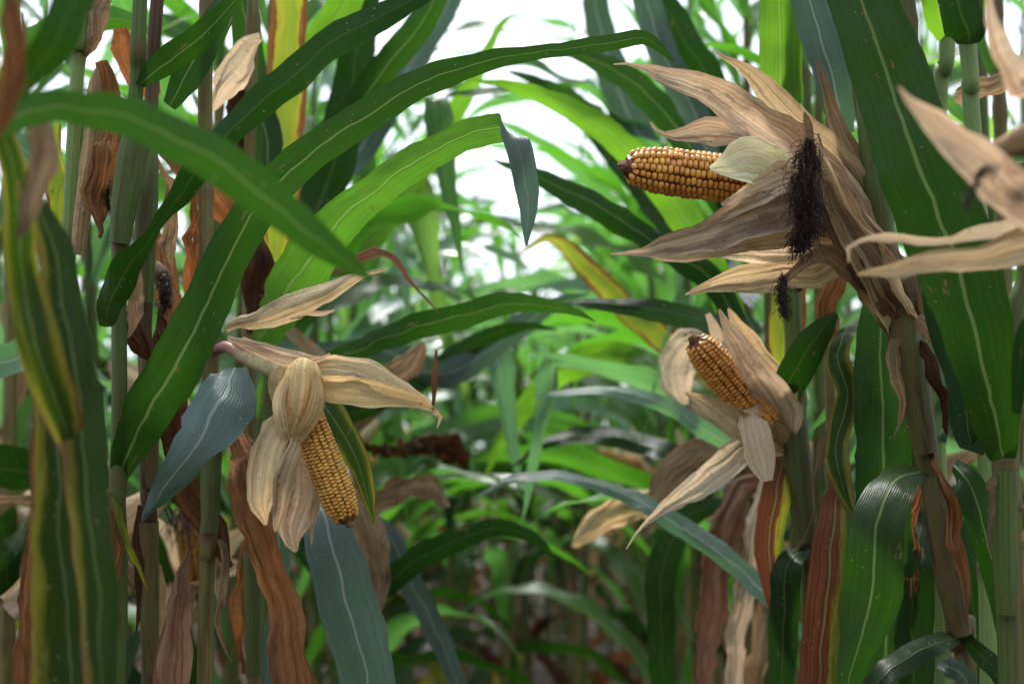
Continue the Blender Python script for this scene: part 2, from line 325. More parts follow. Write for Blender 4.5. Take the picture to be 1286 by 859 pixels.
# ---- a leaf or husk drawn along picture points, each with its own distance, real width and roll
RN = random.Random(7)
def strip(name, parent, root, pts, mat, roll=0, n=None, label=None, absside=False, wscale=1.0, **kw):
    """pts: (px, py, distance, width_px[, roll])"""
    P = []
    for p in pts:
        c = at(p[0], p[1], p[2]); P.append((c.x, c.y, c.z, p[3] / F * p[2] * wscale, p[4] if len(p) > 4 else roll))
    L = sum(math.dist(P[i][:3], P[i + 1][:3]) for i in range(len(P) - 1))
    n = n or max(14, int(L / .009)); n = min(n, 120)
    Q, _ = catmull(P, n)
    C = [Vector(q[:3]) for q in Q]; W = [max(.0008, q[3]) for q in Q]; S = []
    for i in range(n):
        T = (C[min(i + 1, n - 1)] - C[max(i - 1, 0)]).normalized(); Vd = (C[i] - CAM).normalized()
        s0 = Vd.cross(T).normalized(); n0 = T.cross(s0); r = R(Q[i][4])
        S.append(RT * -math.cos(r) + UP * -math.sin(r) if absside else s0 * math.cos(r) + n0 * math.sin(r))
    V, Fc, uv = ribbon_mesh(C, S, W, RN, **kw)
    o = mesh_obj(name, V, Fc, M[mat], parent, root.location, uv)
    if label: o['label'] = label
    return o
GL = dict(fold=.16, wave=.16, wfreq=6.0, crump=.003, ragged=.05, K=14, wscale=.86)
HK = dict(fold=0.0, cup=.35, wave=.2, wfreq=11, crump=.004, ragged=.16, K=20, pleat=.17, wscale=.95)
DR = dict(fold=.25, cup=.1, wave=.35, wfreq=11, crump=.006, ragged=.25, K=18, pleat=.35, wscale=.88)
def leaf(pl, pts, mat='leaf', roll=0, label=None, **kw):
    return strip('leaf', pl, pl, pts, mat, roll, label=label, **{**GL, **kw})
def dry(pl, pts, mat='dry_brown', roll=0, label=None, **kw):
    return strip('dry_leaf', pl, pl, pts, mat, roll, label=label, **{**DR, **kw})
def husk(ear, pl, pts, mat='husk', roll=0, **kw):
    return strip('husk', ear, pl, pts, mat, roll, **{**HK, **kw})

def stalk_geo(C, r, nodes):
    """C: polyline; nodes: heights where the joints sit"""
    Q, L = catmull([(c.x, c.y, c.z) for c in C], max(30, int(sum((C[i] - C[i - 1]).length for i in range(1, len(C))) / .012)))
    P = [Vector(q) for q in Q]; Rd = []; nd = []
    for p in P:
        d = min([abs(p.z - z) for z in nodes] or [9]); k = math.exp(-(d / .012) ** 2)
        t = 1.12 - .35 * min(1, p.z / 2.3); Rd.append(r * t * (1 + .20 * k)); nd.append(math.exp(-(d / .007) ** 2))
    return P, Rd, nd
def hero_stalk(pl, pts, wpx, node_px, mat='stalk', top=2.15):
    """pts (px,py,D) listed from top to bottom of the picture"""
    P = [at(*p) for p in pts]
    hi, lo = P[0], P[-1]
    C = []
    if hi.z < top - .1:
        d = (P[0] - P[1]).normalized(); 
        C.append(Vector((hi.x + d.x * .25 + RN.uniform(-.02, .02), hi.y + .05, top))); 
    C += P
    C.append(Vector((pl.location.x, pl.location.y, 0.0)))
    C = C[::-1]
    zs = [at(*q).z for q in node_px]
    lo_z = min(zs) if zs else 1.0
    z = lo_z - .17
    while z > .05: zs.append(z); z -= .15
    z = max(zs) + .18
    while z < top: zs.append(z); z += .17
    D = pts[len(pts) // 2][2]
    Pp, Rd, nd = stalk_geo(C, wpx / F * D * .5, zs)
    V, Fc, uv, a = tube_mesh(Pp, Rd, 16, nd, .92)
    return mesh_obj('stalk', V, Fc, M[mat], pl, pl.location, uv, a)
def sheath(pl, pts, mat='sheath_dry', flare=1.03, label=None):
    """leaf base wrapped round the stalk; pts (px,py,D,w)"""
    P = []
    for p in pts:
        c = at(*p[:3]); P.append((c.x, c.y, c.z, p[3] / F * p[2] * .5))
    Q, L = catmull(P, max(12, int(sum(math.dist(P[i][:3], P[i + 1][:3]) for i in range(len(P) - 1)) / .008)))
    n = len(Q); C = [Vector(q[:3]) for q in Q]; Rd = [q[3] * (1 + (flare - 1) * max(0, 1 - i / 3.0)) for i, q in enumerate(Q)]
    V, Fc, uv, a = tube_mesh(C, Rd, 20, None, .9, .10, cap=False)
    o = mesh_obj('sheath', V, Fc, M[mat], pl, pl.location, uv, a)
    if label: o['label'] = label
    return o

# ---- kernels in rows round a tapering cob
def cob_geo(A, B, r, rows, rings, seed, G=4):
    rd = random.Random(seed); ax = (B - A); L = ax.length; ax.normalize()
    X = ax.cross(Vector((.2, .3, 1))).normalized(); Y = ax.cross(X)
    V = []; Fc = []; kr = []; kh = []
    def prof(t):   # t 0 base, 1 tip
        return r * (0.97 + .05 * math.sin(t * 2.2)) * (1 - .10 * t) * (math.sqrt(max(0.0, 1 - max(0, (t - .72) / .31) ** 2.2)))
    # dark core
    base = len(V); nc = 26
    for i in range(nc + 1):
        t = i / nc; rr = max(.0015, prof(t) * .86)
        for k in range(24):
            a = 6.28318 * k / 24; V.append(A + ax * L * t + (X * math.cos(a) + Y * math.sin(a)) * rr); kr.append(.2); kh.append(0.0)
    for i in range(nc):
        for k in range(24):
            a = base + i * 24 + k; b_ = base + i * 24 + (k + 1) % 24; Fc.append((a, b_, b_ + 24, a + 24))
    t = .01
    for j in range(rings):
        t0 = j / rings; tt = t0 * .985 + .006
        pitch = L * .985 / rings
        rr = prof(tt)
        if rr < r * .22: continue
        nrow = rows if rr > r * .45 else max(6, int(rows * .6))
        for k in range(nrow):
            a0 = 6.28318 * (k + rd.uniform(-.09, .09)) / nrow + .16 * math.sin(tt * 3 + k * 1.7) / nrow * 3
            wa = 6.28318 * rr / nrow * .5 * (1.13 + rd.uniform(-.11, .08)); wl = pitch * .5 * (1.08 + rd.uniform(-.07, .05))
            shift = (.5 if k % 2 else 0) * pitch * .9 + rd.uniform(-.06, .06) * pitch
            hgt = r * .135 * (1 + rd.uniform(-.15, .15)); tiny = rd.random() < .04
            if tiny: hgt *= .5
            c0 = tt * L + shift; roundk = max(0, (tt - .6) / .4); rv = rd.random(); dent = rd.uniform(.0, .35) * (1 - roundk)
            slope = (prof(min(1, tt + .03)) - rr) / (.03 * L)
            if tt > .96 and rd.random() < .25: continue
            b0 = len(V)
            for gi in range(G + 1):
                for gj in range(G + 1):
                    x = -1 + 2 * gi / G; y = -1 + 2 * gj / G
                    # square grid to rounded kernel outline
                    xx = x * math.sqrt(1 - .33 * y * y); yy = y * math.sqrt(1 - .33 * x * x)
                    e = max(0.0, 1 - (x * x + y * y - x * x * y * y))
                    hh = (e ** .34); hh2 = hh - dent * max(0, 1 - 2.2 * (x * x + y * y)) * .5
                    rad = rr * .865 + hgt * 1.15 * hh2 + rr * .0 + slope * yy * wl
                    a = a0 + xx * wa / max(rr, 1e-4)
                    V.append(A + ax * (c0 + yy * wl) + (X * math.cos(a) + Y * math.sin(a)) * rad); kr.append(rv); kh.append(hh)
            for gi in range(G):
                for gj in range(G):
                    a = b0 + gi * (G + 1) + gj; Fc.append((a, a + 1, a + G + 2, a + G + 1))
    return V, Fc, kr, kh, ax, L
def make_cob(pl, A, B, r, rows, rings, seed, mat='kernel', name='ear'):
    V, Fc, kr, kh, ax, L = cob_geo(A, B, r, rows, rings, seed, 6)
    ear = mesh_obj(name, V, Fc, M[mat], pl, pl.location, None, {'kr': kr, 'kh': kh})
    # withered tip
    rd = random.Random(seed + 5); C = [B - ax * r * .30, B + ax * r * .05, B + ax * r * .22, B + ax * r * .32]
    Q, _ = catmull([(c.x, c.y, c.z) for c in C], 14); P = [Vector(q) for q in Q]
    V, Fc, uv, a = tube_mesh(P, [r * (.30 - .20 * (i / 13)) for i in range(14)], 16, None, 1, 1.6)
    V2, F2 = hairs(lambda: B + ax * r * rd.uniform(-.2, .5) + Vector((rd.uniform(-1, 1), rd.uniform(-1, 1), rd.uniform(-1, 1))) * r * .25, ax, 12, r * .35, .0004, rd, .8)
    b0 = len(V); V += V2; Fc += [tuple(i + b0 for i in f) for f in F2]
    mesh_obj('cob_tip', V, Fc, M['tip'], ear, pl.location)
    return ear
def hairs(start, direction, n, length, rad, rd, spread=.6, droop=0.0, curly=.22):
    V = []; Fc = []
    for _ in range(n):
        p = start(); d = (direction + Vector((rd.gauss(0, 1), rd.gauss(0, 1), rd.gauss(0, 1))) * spread).normalized(); m = 9; l = length * rd.uniform(.4, 1.1) / m
        X = d.cross(Vector((.1, .9, .4))).normalized(); Y = d.cross(X); rr = rad * rd.uniform(.6, 1.4); b = len(V)
        for i in range(m + 1):
            for k in range(3):
                a = 2.094 * k; V.append(p + (X * math.cos(a) + Y * math.sin(a)) * rr)
            p = p + d * l; d = (d + Vector((rd.gauss(0, 1), rd.gauss(0, 1), rd.gauss(0, 1) - droop)) * curly).normalized()
        for i in range(m):
            for k in range(3):
                a = b + i * 3 + k; c = b + i * 3 + (k + 1) % 3; Fc.append((a, c, c + 3, a + 3))
    return V, Fc
def silk(ear, pl, pts, n, seed, rad=.0003):
    """tangled silks along a path (px,py,D,w)"""
    rd = random.Random(seed); P = []
    for p in pts:
        c = at(*p[:3]); P.append((c.x, c.y, c.z, p[3] / F * p[2] * .5))
    Q, L = catmull(P, 24); V = []; Fc = []
    for _ in range(n):
        i = rd.randrange(0, 22); q = Q[i]; c = Vector(q[:3]); w_ = q[3]
        off = Vector((rd.gauss(0, .46), rd.gauss(0, .3), rd.gauss(0, .35))) * w_
        d = Vector(Q[min(23, i + 2)][:3]) - c
        v, f = hairs(lambda: c + off, d.normalized(), 1, L * .24, rad, rd, .35, .3, .5)
        b = len(V); V += v; Fc += [tuple(j + b for j in g) for g in f]
    # matted core
    core = [Vector(q[:3]) for q in Q]; v, f, _, _ = tube_mesh(core, [max(.0008, q[3] * (.34 + .2 * noise.noise(Vector((i * .7, seed, 0))))) for i, q in enumerate(Q)], 14, None, 1, 1.5)
    b = len(V); V += v; Fc += [tuple(j + b for j in g) for g in f]
    return mesh_obj('silk', V, Fc, M['silk'], ear, pl.location)
def bar(name, parent, pl, pts, mat, rough=.15, sides=12):
    P = []
    for p in pts:
        c = at(*p[:3]); P.append((c.x, c.y, c.z, p[3] / F * p[2] * .5))
    Q, L = catmull(P, max(16, int(10 * len(P))))
    V, Fc, uv, a = tube_mesh([Vector(q[:3]) for q in Q], [max(.0006, q[3]) for q in Q], sides, None, 1, rough)
    return mesh_obj(name, V, Fc, M[mat], parent, pl.location, uv, a)

# ------------------------------------------------------------------ ground
gv = []; gf = []; NG = 90
for j in range(NG + 1):
    for i in range(NG + 1):
        x = -1 + 2 * i / NG; y = -1 + 2 * j / NG; X = 60 * x * abs(x) ** 1.6; Y = 8 + 80 * y * abs(y) ** 1.6
        gv.append((X, Y, .035 * noise.noise(Vector((X * 2.3, Y * 2.3, 0))) - .02 - .03 * abs(math.sin(X * math.pi / .76))))
gf = [(j * (NG + 1) + i, j * (NG + 1) + i + 1, (j + 1) * (NG + 1) + i + 1, (j + 1) * (NG + 1) + i) for j in range(NG) for i in range(NG)]
tag(mesh_obj('ground', gv, gf, M['soil']), kind='structure')

# ------------------------------------------------------------------ field plants (one of each kind, then copies)
def local_leaf(root, rd, z, az, L, W, e0, e1, mat, pw=1.3, name='leaf', base=(0, 0), twist=0, kink=None, dryk=False):
    n = 30 if not dryk else 24; C = []; p = Vector((base[0], base[1], z)); hx, hy = math.cos(az), math.sin(az); sw = rd.uniform(-.5, .5)
    S = []; Wd = []
    for i in range(n):
        t = i / (n - 1); e = e0 + (e1 - e0) * t ** pw
        if kink and t > kink: e = R(-80) + (t - kink) * .3
        a = az + sw * t * t; C.append(p.copy()); d = Vector((math.cos(e) * math.cos(a), math.cos(e) * math.sin(a), math.sin(e))); p += d * L / (n - 1)
        s = Vector((-math.sin(a), math.cos(a), 0)); nn = d.cross(s); tw = twist * t
        S.append((s * math.cos(tw) + nn * math.sin(tw)))
        Wd.append(max(.001, W * (math.sin(min(1, .18 + t * 1.25) * math.pi / 2) if t < .5 else 1.0) * (1 - max(0, (t - .45) / .55) ** 1.7)))
    kw = dict(K=6, fold=rd.uniform(.12, .4), wave=rd.uniform(.15, .5), wfreq=rd.uniform(4, 8), crump=.004)
    if dryk: kw = dict(K=8, fold=.5, cup=.3, wave=.4, wfreq=9, crump=.012, ragged=.2, curl=rd.uniform(.6, 1.5))
    V, Fc, uv = ribbon_mesh(C, S, Wd, rd, **kw)
    return mesh_obj(name, V, Fc, M[mat], root, None, uv)

def local_ear(root, rd, z, az, opened):
    d = Vector((math.cos(az) * .8, math.sin(az) * .8, rd.choice([.6, .3, -.9]))).normalized()
    A = Vector((math.cos(az) * .03, math.sin(az) * .03, z)); A2 = A + d * .03; B = A2 + d * .19
    if opened:
        V, Fc, kr, kh, ax, L = cob_geo(A2, B, .023, 14, 26, rd.randrange(999))
        ear = mesh_obj('ear', V, Fc, M['kernel_yellow'], root, None, None, {'kr': kr, 'kh': kh})
    else:
        Q, L = catmull([tuple(A), tuple(A2), tuple(A2 + d * .1), tuple(B)], 16)
        V, Fc, uv, a = tube_mesh([Vector(q) for q in Q], [.010 + .020 * math.sin(min(1, (i + 1) / 9) * 1.57) * (1 - max(0, (i - 8) / 7.5) ** 2) for i in range(16)], 14, None, 1, .25)
        ear = mesh_obj('ear', V, Fc, M['husk'], root, None, uv, a)
    up = d.orthogonal().normalized(); nh = 6 if opened else 3
    for k in range(nh):
        q = Matrix.Rotation(6.283 * k / nh + rd.uniform(-.4, .4), 3, d) @ up; n = 16; C = []; S = []; W = []
        op = rd.uniform(.5, 1.6) if opened else rd.uniform(0, .35); L = rd.uniform(.13, .22); p = A + q * (.012 if opened else .02)
        for i in range(n):
            t = i / (n - 1); C.append(p.copy()); ang = op * t ** .8; dd = (d * math.cos(ang) + q * math.sin(ang) - Vector((0, 0, .5 * t * (1 if opened else .1)))).normalized(); p += dd * L / (n - 1)
            S.append(d.cross(q)); W.append(max(.001, .055 * math.sin(min(1, .35 + t * 1.4) * 1.57) * (1 - max(0, (t - .4) / .6) ** 1.5)))
        V, Fc, uv = ribbon_mesh(C, S, W, rd, K=6, fold=0, curl=.9, crump=.007, ragged=.1)
        mesh_obj('husk', V, Fc, M[rd.choice(['husk', 'husk_pink', 'husk_pale', 'husk'])], ear, None, uv)
    V, Fc = hairs(lambda: B + Vector((rd.gauss(0, 1), rd.gauss(0, 1), rd.gauss(0, 1))) * .008, (d - Vector((0, 0, .8))).normalized(), 40, .07, .0007, rd, .5, .6)
    mesh_obj('silk', V, Fc, M['silk'], ear)
    return ear

def make_field_plant(seed, H, ears, dry_to, width=1.0, span=1.0, shade=False, arch=False):
    rd = random.Random(seed); root = empty('corn_plant', (0, 0, 0))
    lean = Vector((rd.uniform(-.05, .05), rd.uniform(-.05, .05), 0))
    C = [Vector((0, 0, -.03)), lean * .2 + Vector((0, 0, H * .3)), lean * .6 + Vector((0, 0, H * .65)), lean + Vector((0, 0, H))]
    zs = []; z = .06
    while z < H: zs.append(z); z += rd.uniform(.11, .15)
    P, Rd, nd = stalk_geo(C, .0125, zs); Rd = [max(.003, r * (1 - .5 * (p.z / H) ** 2)) for r, p in zip(Rd, P)]
    V, Fc, uv, a = tube_mesh(P, Rd, 10, nd); mesh_obj('stalk', V, Fc, M[rd.choice(['stalk', 'stalk', 'stalk_tan'])], root, None, uv, a)
    az = rd.uniform(-.7, .7)
    for i, z in enumerate(zs[1:]):
        az = (math.pi if i % 2 else 0) + rd.uniform(-.6, .6) if arch else az + math.pi + rd.uniform(-.35, .35); t = z / H; b = lean * t
        if z < dry_to and rd.random() < .5:
            if rd.random() < .2: continue
            local_leaf(root, rd, z + .1, az, rd.uniform(.35, .6), rd.uniform(.045, .07), R(rd.uniform(10, 50)), R(-95), rd.choice(['dry_brown', 'dry_tan', 'dry_dark', 'dry_dark', 'dry_red', 'leaf_gold']), .45, 'dry_leaf', (b.x, b.y), rd.uniform(-1.5, 1.5), None, True)
        else:
            if z < .85 and rd.random() < (.2 if arch else .5): continue
            top = max(0, (t - .55) / .45)
            mat = rd.choices(['field_a', 'field_d', 'field_b', 'field_c', 'leaf_yellow', 'leaf_gold'], [4.5, 3.5, 1.6, 5, .5, .4])[0]
            if arch: mat = rd.choices(['field_a', 'field_d', 'field_b', 'field_c'], [4, 4, 1.5 * (t > .5), 5.5])[0]
            if (z < .9 and (not arch or z < .6)) or shade: mat = rd.choice(['field_d', 'leaf_deep', 'leaf_deep', 'field_a'])  # low leaves take darker greens in place of canopy shade
            local_leaf(root, rd, z + .03, az, rd.uniform(.6, .85) * (1 - .35 * top) * span, rd.uniform(.046, .072) * (1 - .3 * top) * width, R(rd.uniform(62, 76)), R(rd.uniform(-75, -5) + top * 45), mat, rd.uniform(1.1, 1.9), 'leaf', (b.x, b.y), rd.uniform(-1.6, 1.6), rd.choice([None, None, None, rd.uniform(.5, .75)]))
    for k in range(ears):
        local_ear(root, rd, rd.uniform(.85, 1.2), az + k * 2.4 + rd.uniform(-1, 1), k == 0 and rd.random() < .45)
    return root
def kids(o): return [c for c in ALL.get(o.name, [])]
PROTO = []
for i in range(9):
    PROTO.append(make_field_plant(100 + i, [2.35, 2.2, 2.45, 2.3, 2.15, 2.4, 2.25, 2.3, 2.5][i], [1, 2, 1, 1, 2, 0, 1, 1, 2][i], [.7, .55, .75, .6, .8, .5, .7, .65, .6][i]))
for i in range(4):                                         # narrow, half dead plants from inside the stand
    PROTO.append(make_field_plant(300 + i, [2.3, 2.4, 2.2, 2.35][i], 1, 1.5, .9, .55))
for i in range(4): PROTO.append(make_field_plant(500 + i, [2.12, 2.0, 2.18, 2.08][i], 1, .35, 1.15, 1.12, False, True))
for i in range(3): PROTO.append(make_field_plant(400 + i, 1.62, 0, .35, 1.0, .62, True))  # short plants with every leaf coloured dark to imitate shade in the gap
ALL = {}
for o in bpy.data.objects:
    if o.parent: ALL.setdefault(o.parent.name, []).append(o)
def copy_tree(o, parent=None):
    c = o.copy(); col.objects.link(c); c.parent = parent
    for ch in kids(o): copy_tree(ch, c)
    return c
used = set(); rf = random.Random(21); spots = []
#__FIELD__
def zone(x, y):
    side = 'left' if x < 0 else 'right'; ax = abs(x)
    if y > 11 or (y > 6 and ax < .4): return 'hazy corn plant in the far stand closing the end of the gap', 'corn plants closing the far end of the gap'
    if y < 6.25 and ax < .3 and y > 4.2: return 'short corn plant in the gap between the two rows, leaves coloured dark for shade', 'short plants in the gap'
    if y < 1.3: return f'corn plant beside the photographer, outside the frame on the {side}', f'corn plants beside the photographer on the {side}'
    if y < 2.6 and .5 < ax < 1.1: return f'narrow half dead corn plant close behind the sharp {side} stems', f'half dead corn plants close behind the {side} stems'
    if ax < .6:
        k = 'nearer' if y < 4 else ('middle' if y < 7.5 else 'far')
        return {'nearer': f'out of focus leafy corn plant in the {side} row just behind the sharp front plants',
                'middle': f'blurred arching corn plant halfway down the {side} row beside the gap',
                'far': f'strongly blurred small corn plant far down the {side} row beside the gap'}[k], f'corn plants along the {side} row of the gap, {k} part'
    return f'blurred corn plant standing behind the {side} front row, deeper in the field', f'corn plants of the back rows on the {side}'
y = 2.15
while y < 11.5:
    spots.append((-.42 + rf.uniform(-.04, .04) - .012 * y, y + rf.uniform(-.05, .05))); spots.append((.44 + rf.uniform(-.04, .04) + .012 * y, y + .1 + rf.uniform(-.05, .05)))
    y += .21 if y < 6 else .34
for row, y0, st in ((1.2, 2.0, .34), (1.95, 3.2, .45), (2.7, 5.2, .6)):
    y = y0
    while y < 11.5:
        for s in (-1, 1): spots.append((s * (row + rf.uniform(-.05, .05)), y + rf.uniform(-.1, .1)))
        y += st
y = 6.2                                                    # the rows bend here, so later plants stand across the gap
while y < 11:
    x = -.34
    while x < .4: spots.append((x + rf.uniform(-.07, .07), y + rf.uniform(-.15, .15))); x += .28
    y += .42
for s in (-1, 1):                                          # the same rows run on past the photographer, unseen, added to shade the foreground
    y = -2.6
    while y < -.7:
        spots.append((s * .45 + rf.uniform(-.04, .04), y)); spots.append((s * 1.2, y + .1)); y += .3
    for q in ((1.2, -.5), (1.25, -.1), (1.2, .3), (1.22, .7), (1.3, 1.1)): spots.append((s * q[0], q[1]))
    for q in ((.62, 1.72), (.82, 1.62), (.74, 2.1), (.98, 1.9), (.6, 2.4)): spots.append((s * q[0] + rf.uniform(-.03, .03), q[1]))
for q in ((0, -1.5), (.1, -2.1), (-.1, -2.6)): spots.append(q)  # unseen plants added across the gap behind the camera to block light
y = 4.5
while y < 6.1:
    for x in (-.2, .02, .22): spots.append((x + rf.uniform(-.05, .05), y + rf.uniform(-.12, .12)))
    y += .4
y = 11.8
while y < 13:
    x = -3
    while x < 3.1: spots.append((x + rf.uniform(-.1, .1), y + rf.uniform(-.2, .2))); x += .5
    y += .8
for i, (x, y) in enumerate(spots):
    k = 17 + rf.randrange(3) if (4.2 < y < 6.25 and abs(x) < .3) else 13 + rf.randrange(4) if (abs(x) < .56 and 2.1 < y < 5.4) else rf.randrange(9) if abs(x) < .5 or y > 2.6 or y < 1.3 else 9 + rf.randrange(4); src = PROTO[k]
    o = src if k not in used else copy_tree(src)
    used.add(k); o.location = (x, y, 0); sc_ = rf.uniform(.93, 1.04)
    if y > 6 and abs(x) < .4: sc_ = rf.uniform(.72, .82)
    if y > 11: sc_ = rf.uniform(.8, .9)
    o.rotation_euler = (rf.gauss(0, .02), rf.gauss(0, .025), rf.choice([0, math.pi]) + rf.gauss(0, .45)); o.scale = (sc_, sc_, sc_)
    l, g = zone(x, y); tag(o, l, 'corn plant', g)

# ------------------------------------------------------------------ hero plants
def plant(px, D, label, px_ref_y=700):
    p = at(px, px_ref_y, D); r = empty('corn_plant', (p.x, p.y, 0)); tag(r, label, 'corn plant'); return r

# --- A: blurred plant at the left edge, nearest the lens
A = plant(-40, .82, 'nearest blurred corn plant at the left edge with yellow striped leaves', 700)
hero_stalk(A, [(-28, -40, .82), (-32, 300, .82), (-36, 700, .82)], 34, [(-30, 160, .82), (-34, 520, .82)], 'stalk_brown')
leaf(A, [(-30, 175, .80, 40), (10, 148, .76, 48), (60, 133, .74, 50), (105, 137, .73, 52), (150, 143, .73, 62), (210, 168, .73, 66), (270, 203, .73, 68), (330, 248, .74, 64), (385, 290, .76, 54), (430, 325, .78, 36), (468, 352, .80, 5)], 'leaf', 8, label='long smooth green leaf arching right across the top left', wave=.05)
leaf(A, [(-30, 100, .80, 30), (10, 200, .80, 40), (28, 330, .82, 52), (48, 440, .82, 62), (75, 520, .83, 58), (95, 590, .85, 20)], 'leaf_yellow', 20)
leaf(A, [(30, 230, .85, 6), (60, 290, .85, 44), (84, 390, .85, 56), (100, 500, .84, 62), (108, 620, .84, 60), (122, 760, .84, 54), (128, 900, .84, 52)], 'leaf_side', 12, label='green leaf with a broad tan dead stripe along one side', wave=.05)
leaf(A, [(55, 480, .90, 20), (70, 560, .90, 74), (76, 660, .90, 88), (84, 760, .90, 104), (88, 900, .90, 108)], 'leaf_side_c', -6, label='broad leaf with reddish brown margin and pale midrib', wave=.04)
dry(A, [(42, 120, .8, 30), (48, 180, .8, 40), (40, 240, .8, 38), (28, 300, .8, 10)], 'dry_tan', 15, cup=.3)
leaf(A, [(-20, 140, .78, 20), (30, 100, .72, 50), (62, 60, .7, 56), (92, 10, .7, 56), (120, -60, .7, 50)], 'leaf_deep', 10)
dry(A, [(-5, 190, .7, 10), (8, 130, .7, 26), (18, 60, .7, 30), (14, -20, .7, 26)], 'dry_brown')
leaf(A, [(-10, 720, .9, 20), (8, 690, .9, 34), (28, 668, .95, 14), (40, 650, 1, 3)], 'leaf_deep', 20)

# --- B: green stem at x 95
B = plant(92, 1.38, 'slim corn plant with a pale green bare stem and dry sheath at upper left')
hero_stalk(B, [(108, -30, 1.38), (98, 80, 1.38), (88, 260, 1.38), (84, 420, 1.38), (88, 700, 1.38)], 20, [(99, 66, 1.38), (90, 300, 1.38), (86, 520, 1.38)], 'stalk_light')
sheath(B, [(112, -30, 1.38, 28), (105, 30, 1.38, 24), (99, 64, 1.38, 22)], 'sheath_brown')
sheath(B, [(122, 84, 1.36, 2), (119, 110, 1.36, 18), (116, 180, 1.36, 26), (106, 250, 1.36, 24), (98, 320, 1.36, 20)], 'sheath_dry', 1.0)
dry(B, [(75, 160, 1.4, 10), (72, 230, 1.4, 26), (66, 300, 1.4, 20)], 'leaf_gold')
dry(B, [(55, 580, 1.35, 20), (48, 650, 1.35, 30), (34, 760, 1.35, 26), (30, 860, 1.35, 24)], 'dry_brown')

# --- C: mottled stem with the great sharp leaf
Cc = plant(150, 1.30, 'left corn plant whose long sharp green leaf sweeps up over the gap')
hero_stalk(Cc, [(178, -40, 1.31), (172, 100, 1.31), (158, 230, 1.31), (150, 330, 1.31), (150, 500, 1.30), (148, 620, 1.3), (149, 860, 1.3)], 22, [(150, 312, 1.31), (150, 598, 1.3)], 'stalk')
sheath(Cc, [(177, 130, 1.305, 22), (174, 160, 1.30, 34), (166, 200, 1.30, 40), (156, 260, 1.30, 34), (150, 306, 1.30, 28)], 'sheath_green')
leaf(Cc, [(152, 600, 1.30, 24), (166, 560, 1.28, 56), (192, 510, 1.26, 74), (228, 445, 1.25, 77), (264, 375, 1.25, 70), (298, 300, 1.25, 64), (338, 243, 1.25, 60), (395, 190, 1.26, 54), (465, 143, 1.27, 50), (545, 98, 1.28, 44), (620, 76, 1.29, 30), (690, 66, 1.3, 22), (760, 55, 1.3, 26), (805, 50, 1.3, 22), (850, 77, 1.3, 2)], 'leaf', 6, label='very long sharp green leaf reaching from the lower left up across the gap', wave=.12, fold=.14)
leaf(Cc, [(132, 412, 1.27, 14), (138, 375, 1.22, 44, -20), (162, 335, 1.2, 50, 30), (196, 288, 1.18, 40, 60), (228, 245, 1.17, 38, 30), (262, 195, 1.16, 40, 5), (310, 143, 1.16, 44, 0), (370, 92, 1.16, 50, 0), (430, 48, 1.17, 46, 0), (500, 12, 1.18, 34, 0), (570, -30, 1.2, 10, 0)], 'leaf_deep', 0, label='dark green twisted leaf rising to the top edge', flip=True)
dry(Cc, [(150, 40, 1.5, 20), (160, 70, 1.5, 40), (178, 100, 1.5, 40), (196, 118, 1.5, 14)], 'dry_rust')
dry(Cc, [(128, 80, 1.45, 20), (136, 120, 1.45, 34), (140, 180, 1.45, 40), (132, 240, 1.45, 20)], 'dry_brown')
dry(Cc, [(136, 372, 1.32, 20), (158, 400, 1.32, 34), (176, 430, 1.32, 30), (190, 458, 1.33, 8)], 'dry_dark')
dry(Cc, [(136, 618, 1.3, 6), (146, 645, 1.28, 14), (164, 690, 1.28, 10), (184, 738, 1.28, 2)], 'leaf_gold')
_e = bar('ear', Cc, Cc, [(134, 250, 1.34, 8), (128, 230, 1.33, 22), (122, 200, 1.33, 10)], 'sheath_brown'); silk(_e, Cc, [(122, 205, 1.33, 14), (126, 235, 1.32, 24), (136, 265, 1.32, 10)], 420, 3)

# --- D: darker stem beside it
Dd = plant(187, 1.42, 'left corn plant with a dark brown lower stem and dark curled leaf')
hero_stalk(Dd, [(200, -30, 1.45), (192, 100, 1.45), (184, 230, 1.42), (181, 380, 1.42), (184, 500, 1.42), (187, 620, 1.4), (188, 860, 1.4)], 21, [(181, 384, 1.42), (187, 616, 1.4), (187, 850, 1.4)], 'stalk_brown')
sheath(Dd, [(189, 190, 1.41, 20), (186, 225, 1.40, 28), (184, 270, 1.40, 30), (182, 330, 1.40, 28), (181, 380, 1.40, 24)], 'sheath_green')
sheath(Dd, [(188, 450, 1.39, 26), (187, 540, 1.39, 28), (187, 612, 1.39, 24)], 'sheath_mixed')
sheath(Dd, [(187, 655, 1.38, 26), (188, 760, 1.38, 26), (188, 846, 1.38, 22)], 'sheath_mixed')
leaf(Dd, [(176, 108, 1.3, 14), (196, 92, 1.29, 38), (228, 66, 1.28, 46), (262, 36, 1.28, 40), (300, -6, 1.29, 24)], 'leaf', 25, flip=True)
leaf(Dd, [(212, 132, 1.33, 20), (232, 100, 1.32, 44), (254, 58, 1.32, 50), (278, 14, 1.32, 40), (296, -30, 1.34, 20)], 'leaf', -20)
dry(Dd, [(196, 170, 1.6, 20), (222, 200, 1.56, 34), (250, 236, 1.54, 44), (288, 272, 1.54, 36), (302, 300, 1.54, 6)], 'dry_rust', 10, label='translucent rust brown dead leaf')
dry(Dd, [(205, 455, 1.34, 24), (216, 505, 1.33, 44), (218, 560, 1.33, 40), (236, 612, 1.33, 40), (262, 655, 1.33, 38), (286, 712, 1.33, 8)], 'dry_dark', 10, label='dark curled brown leaf')
dry(Dd, [(200, 290, 1.5, 8), (206, 330, 1.5, 26), (214, 380, 1.5, 30), (212, 430, 1.5, 10)], 'dry_brown')
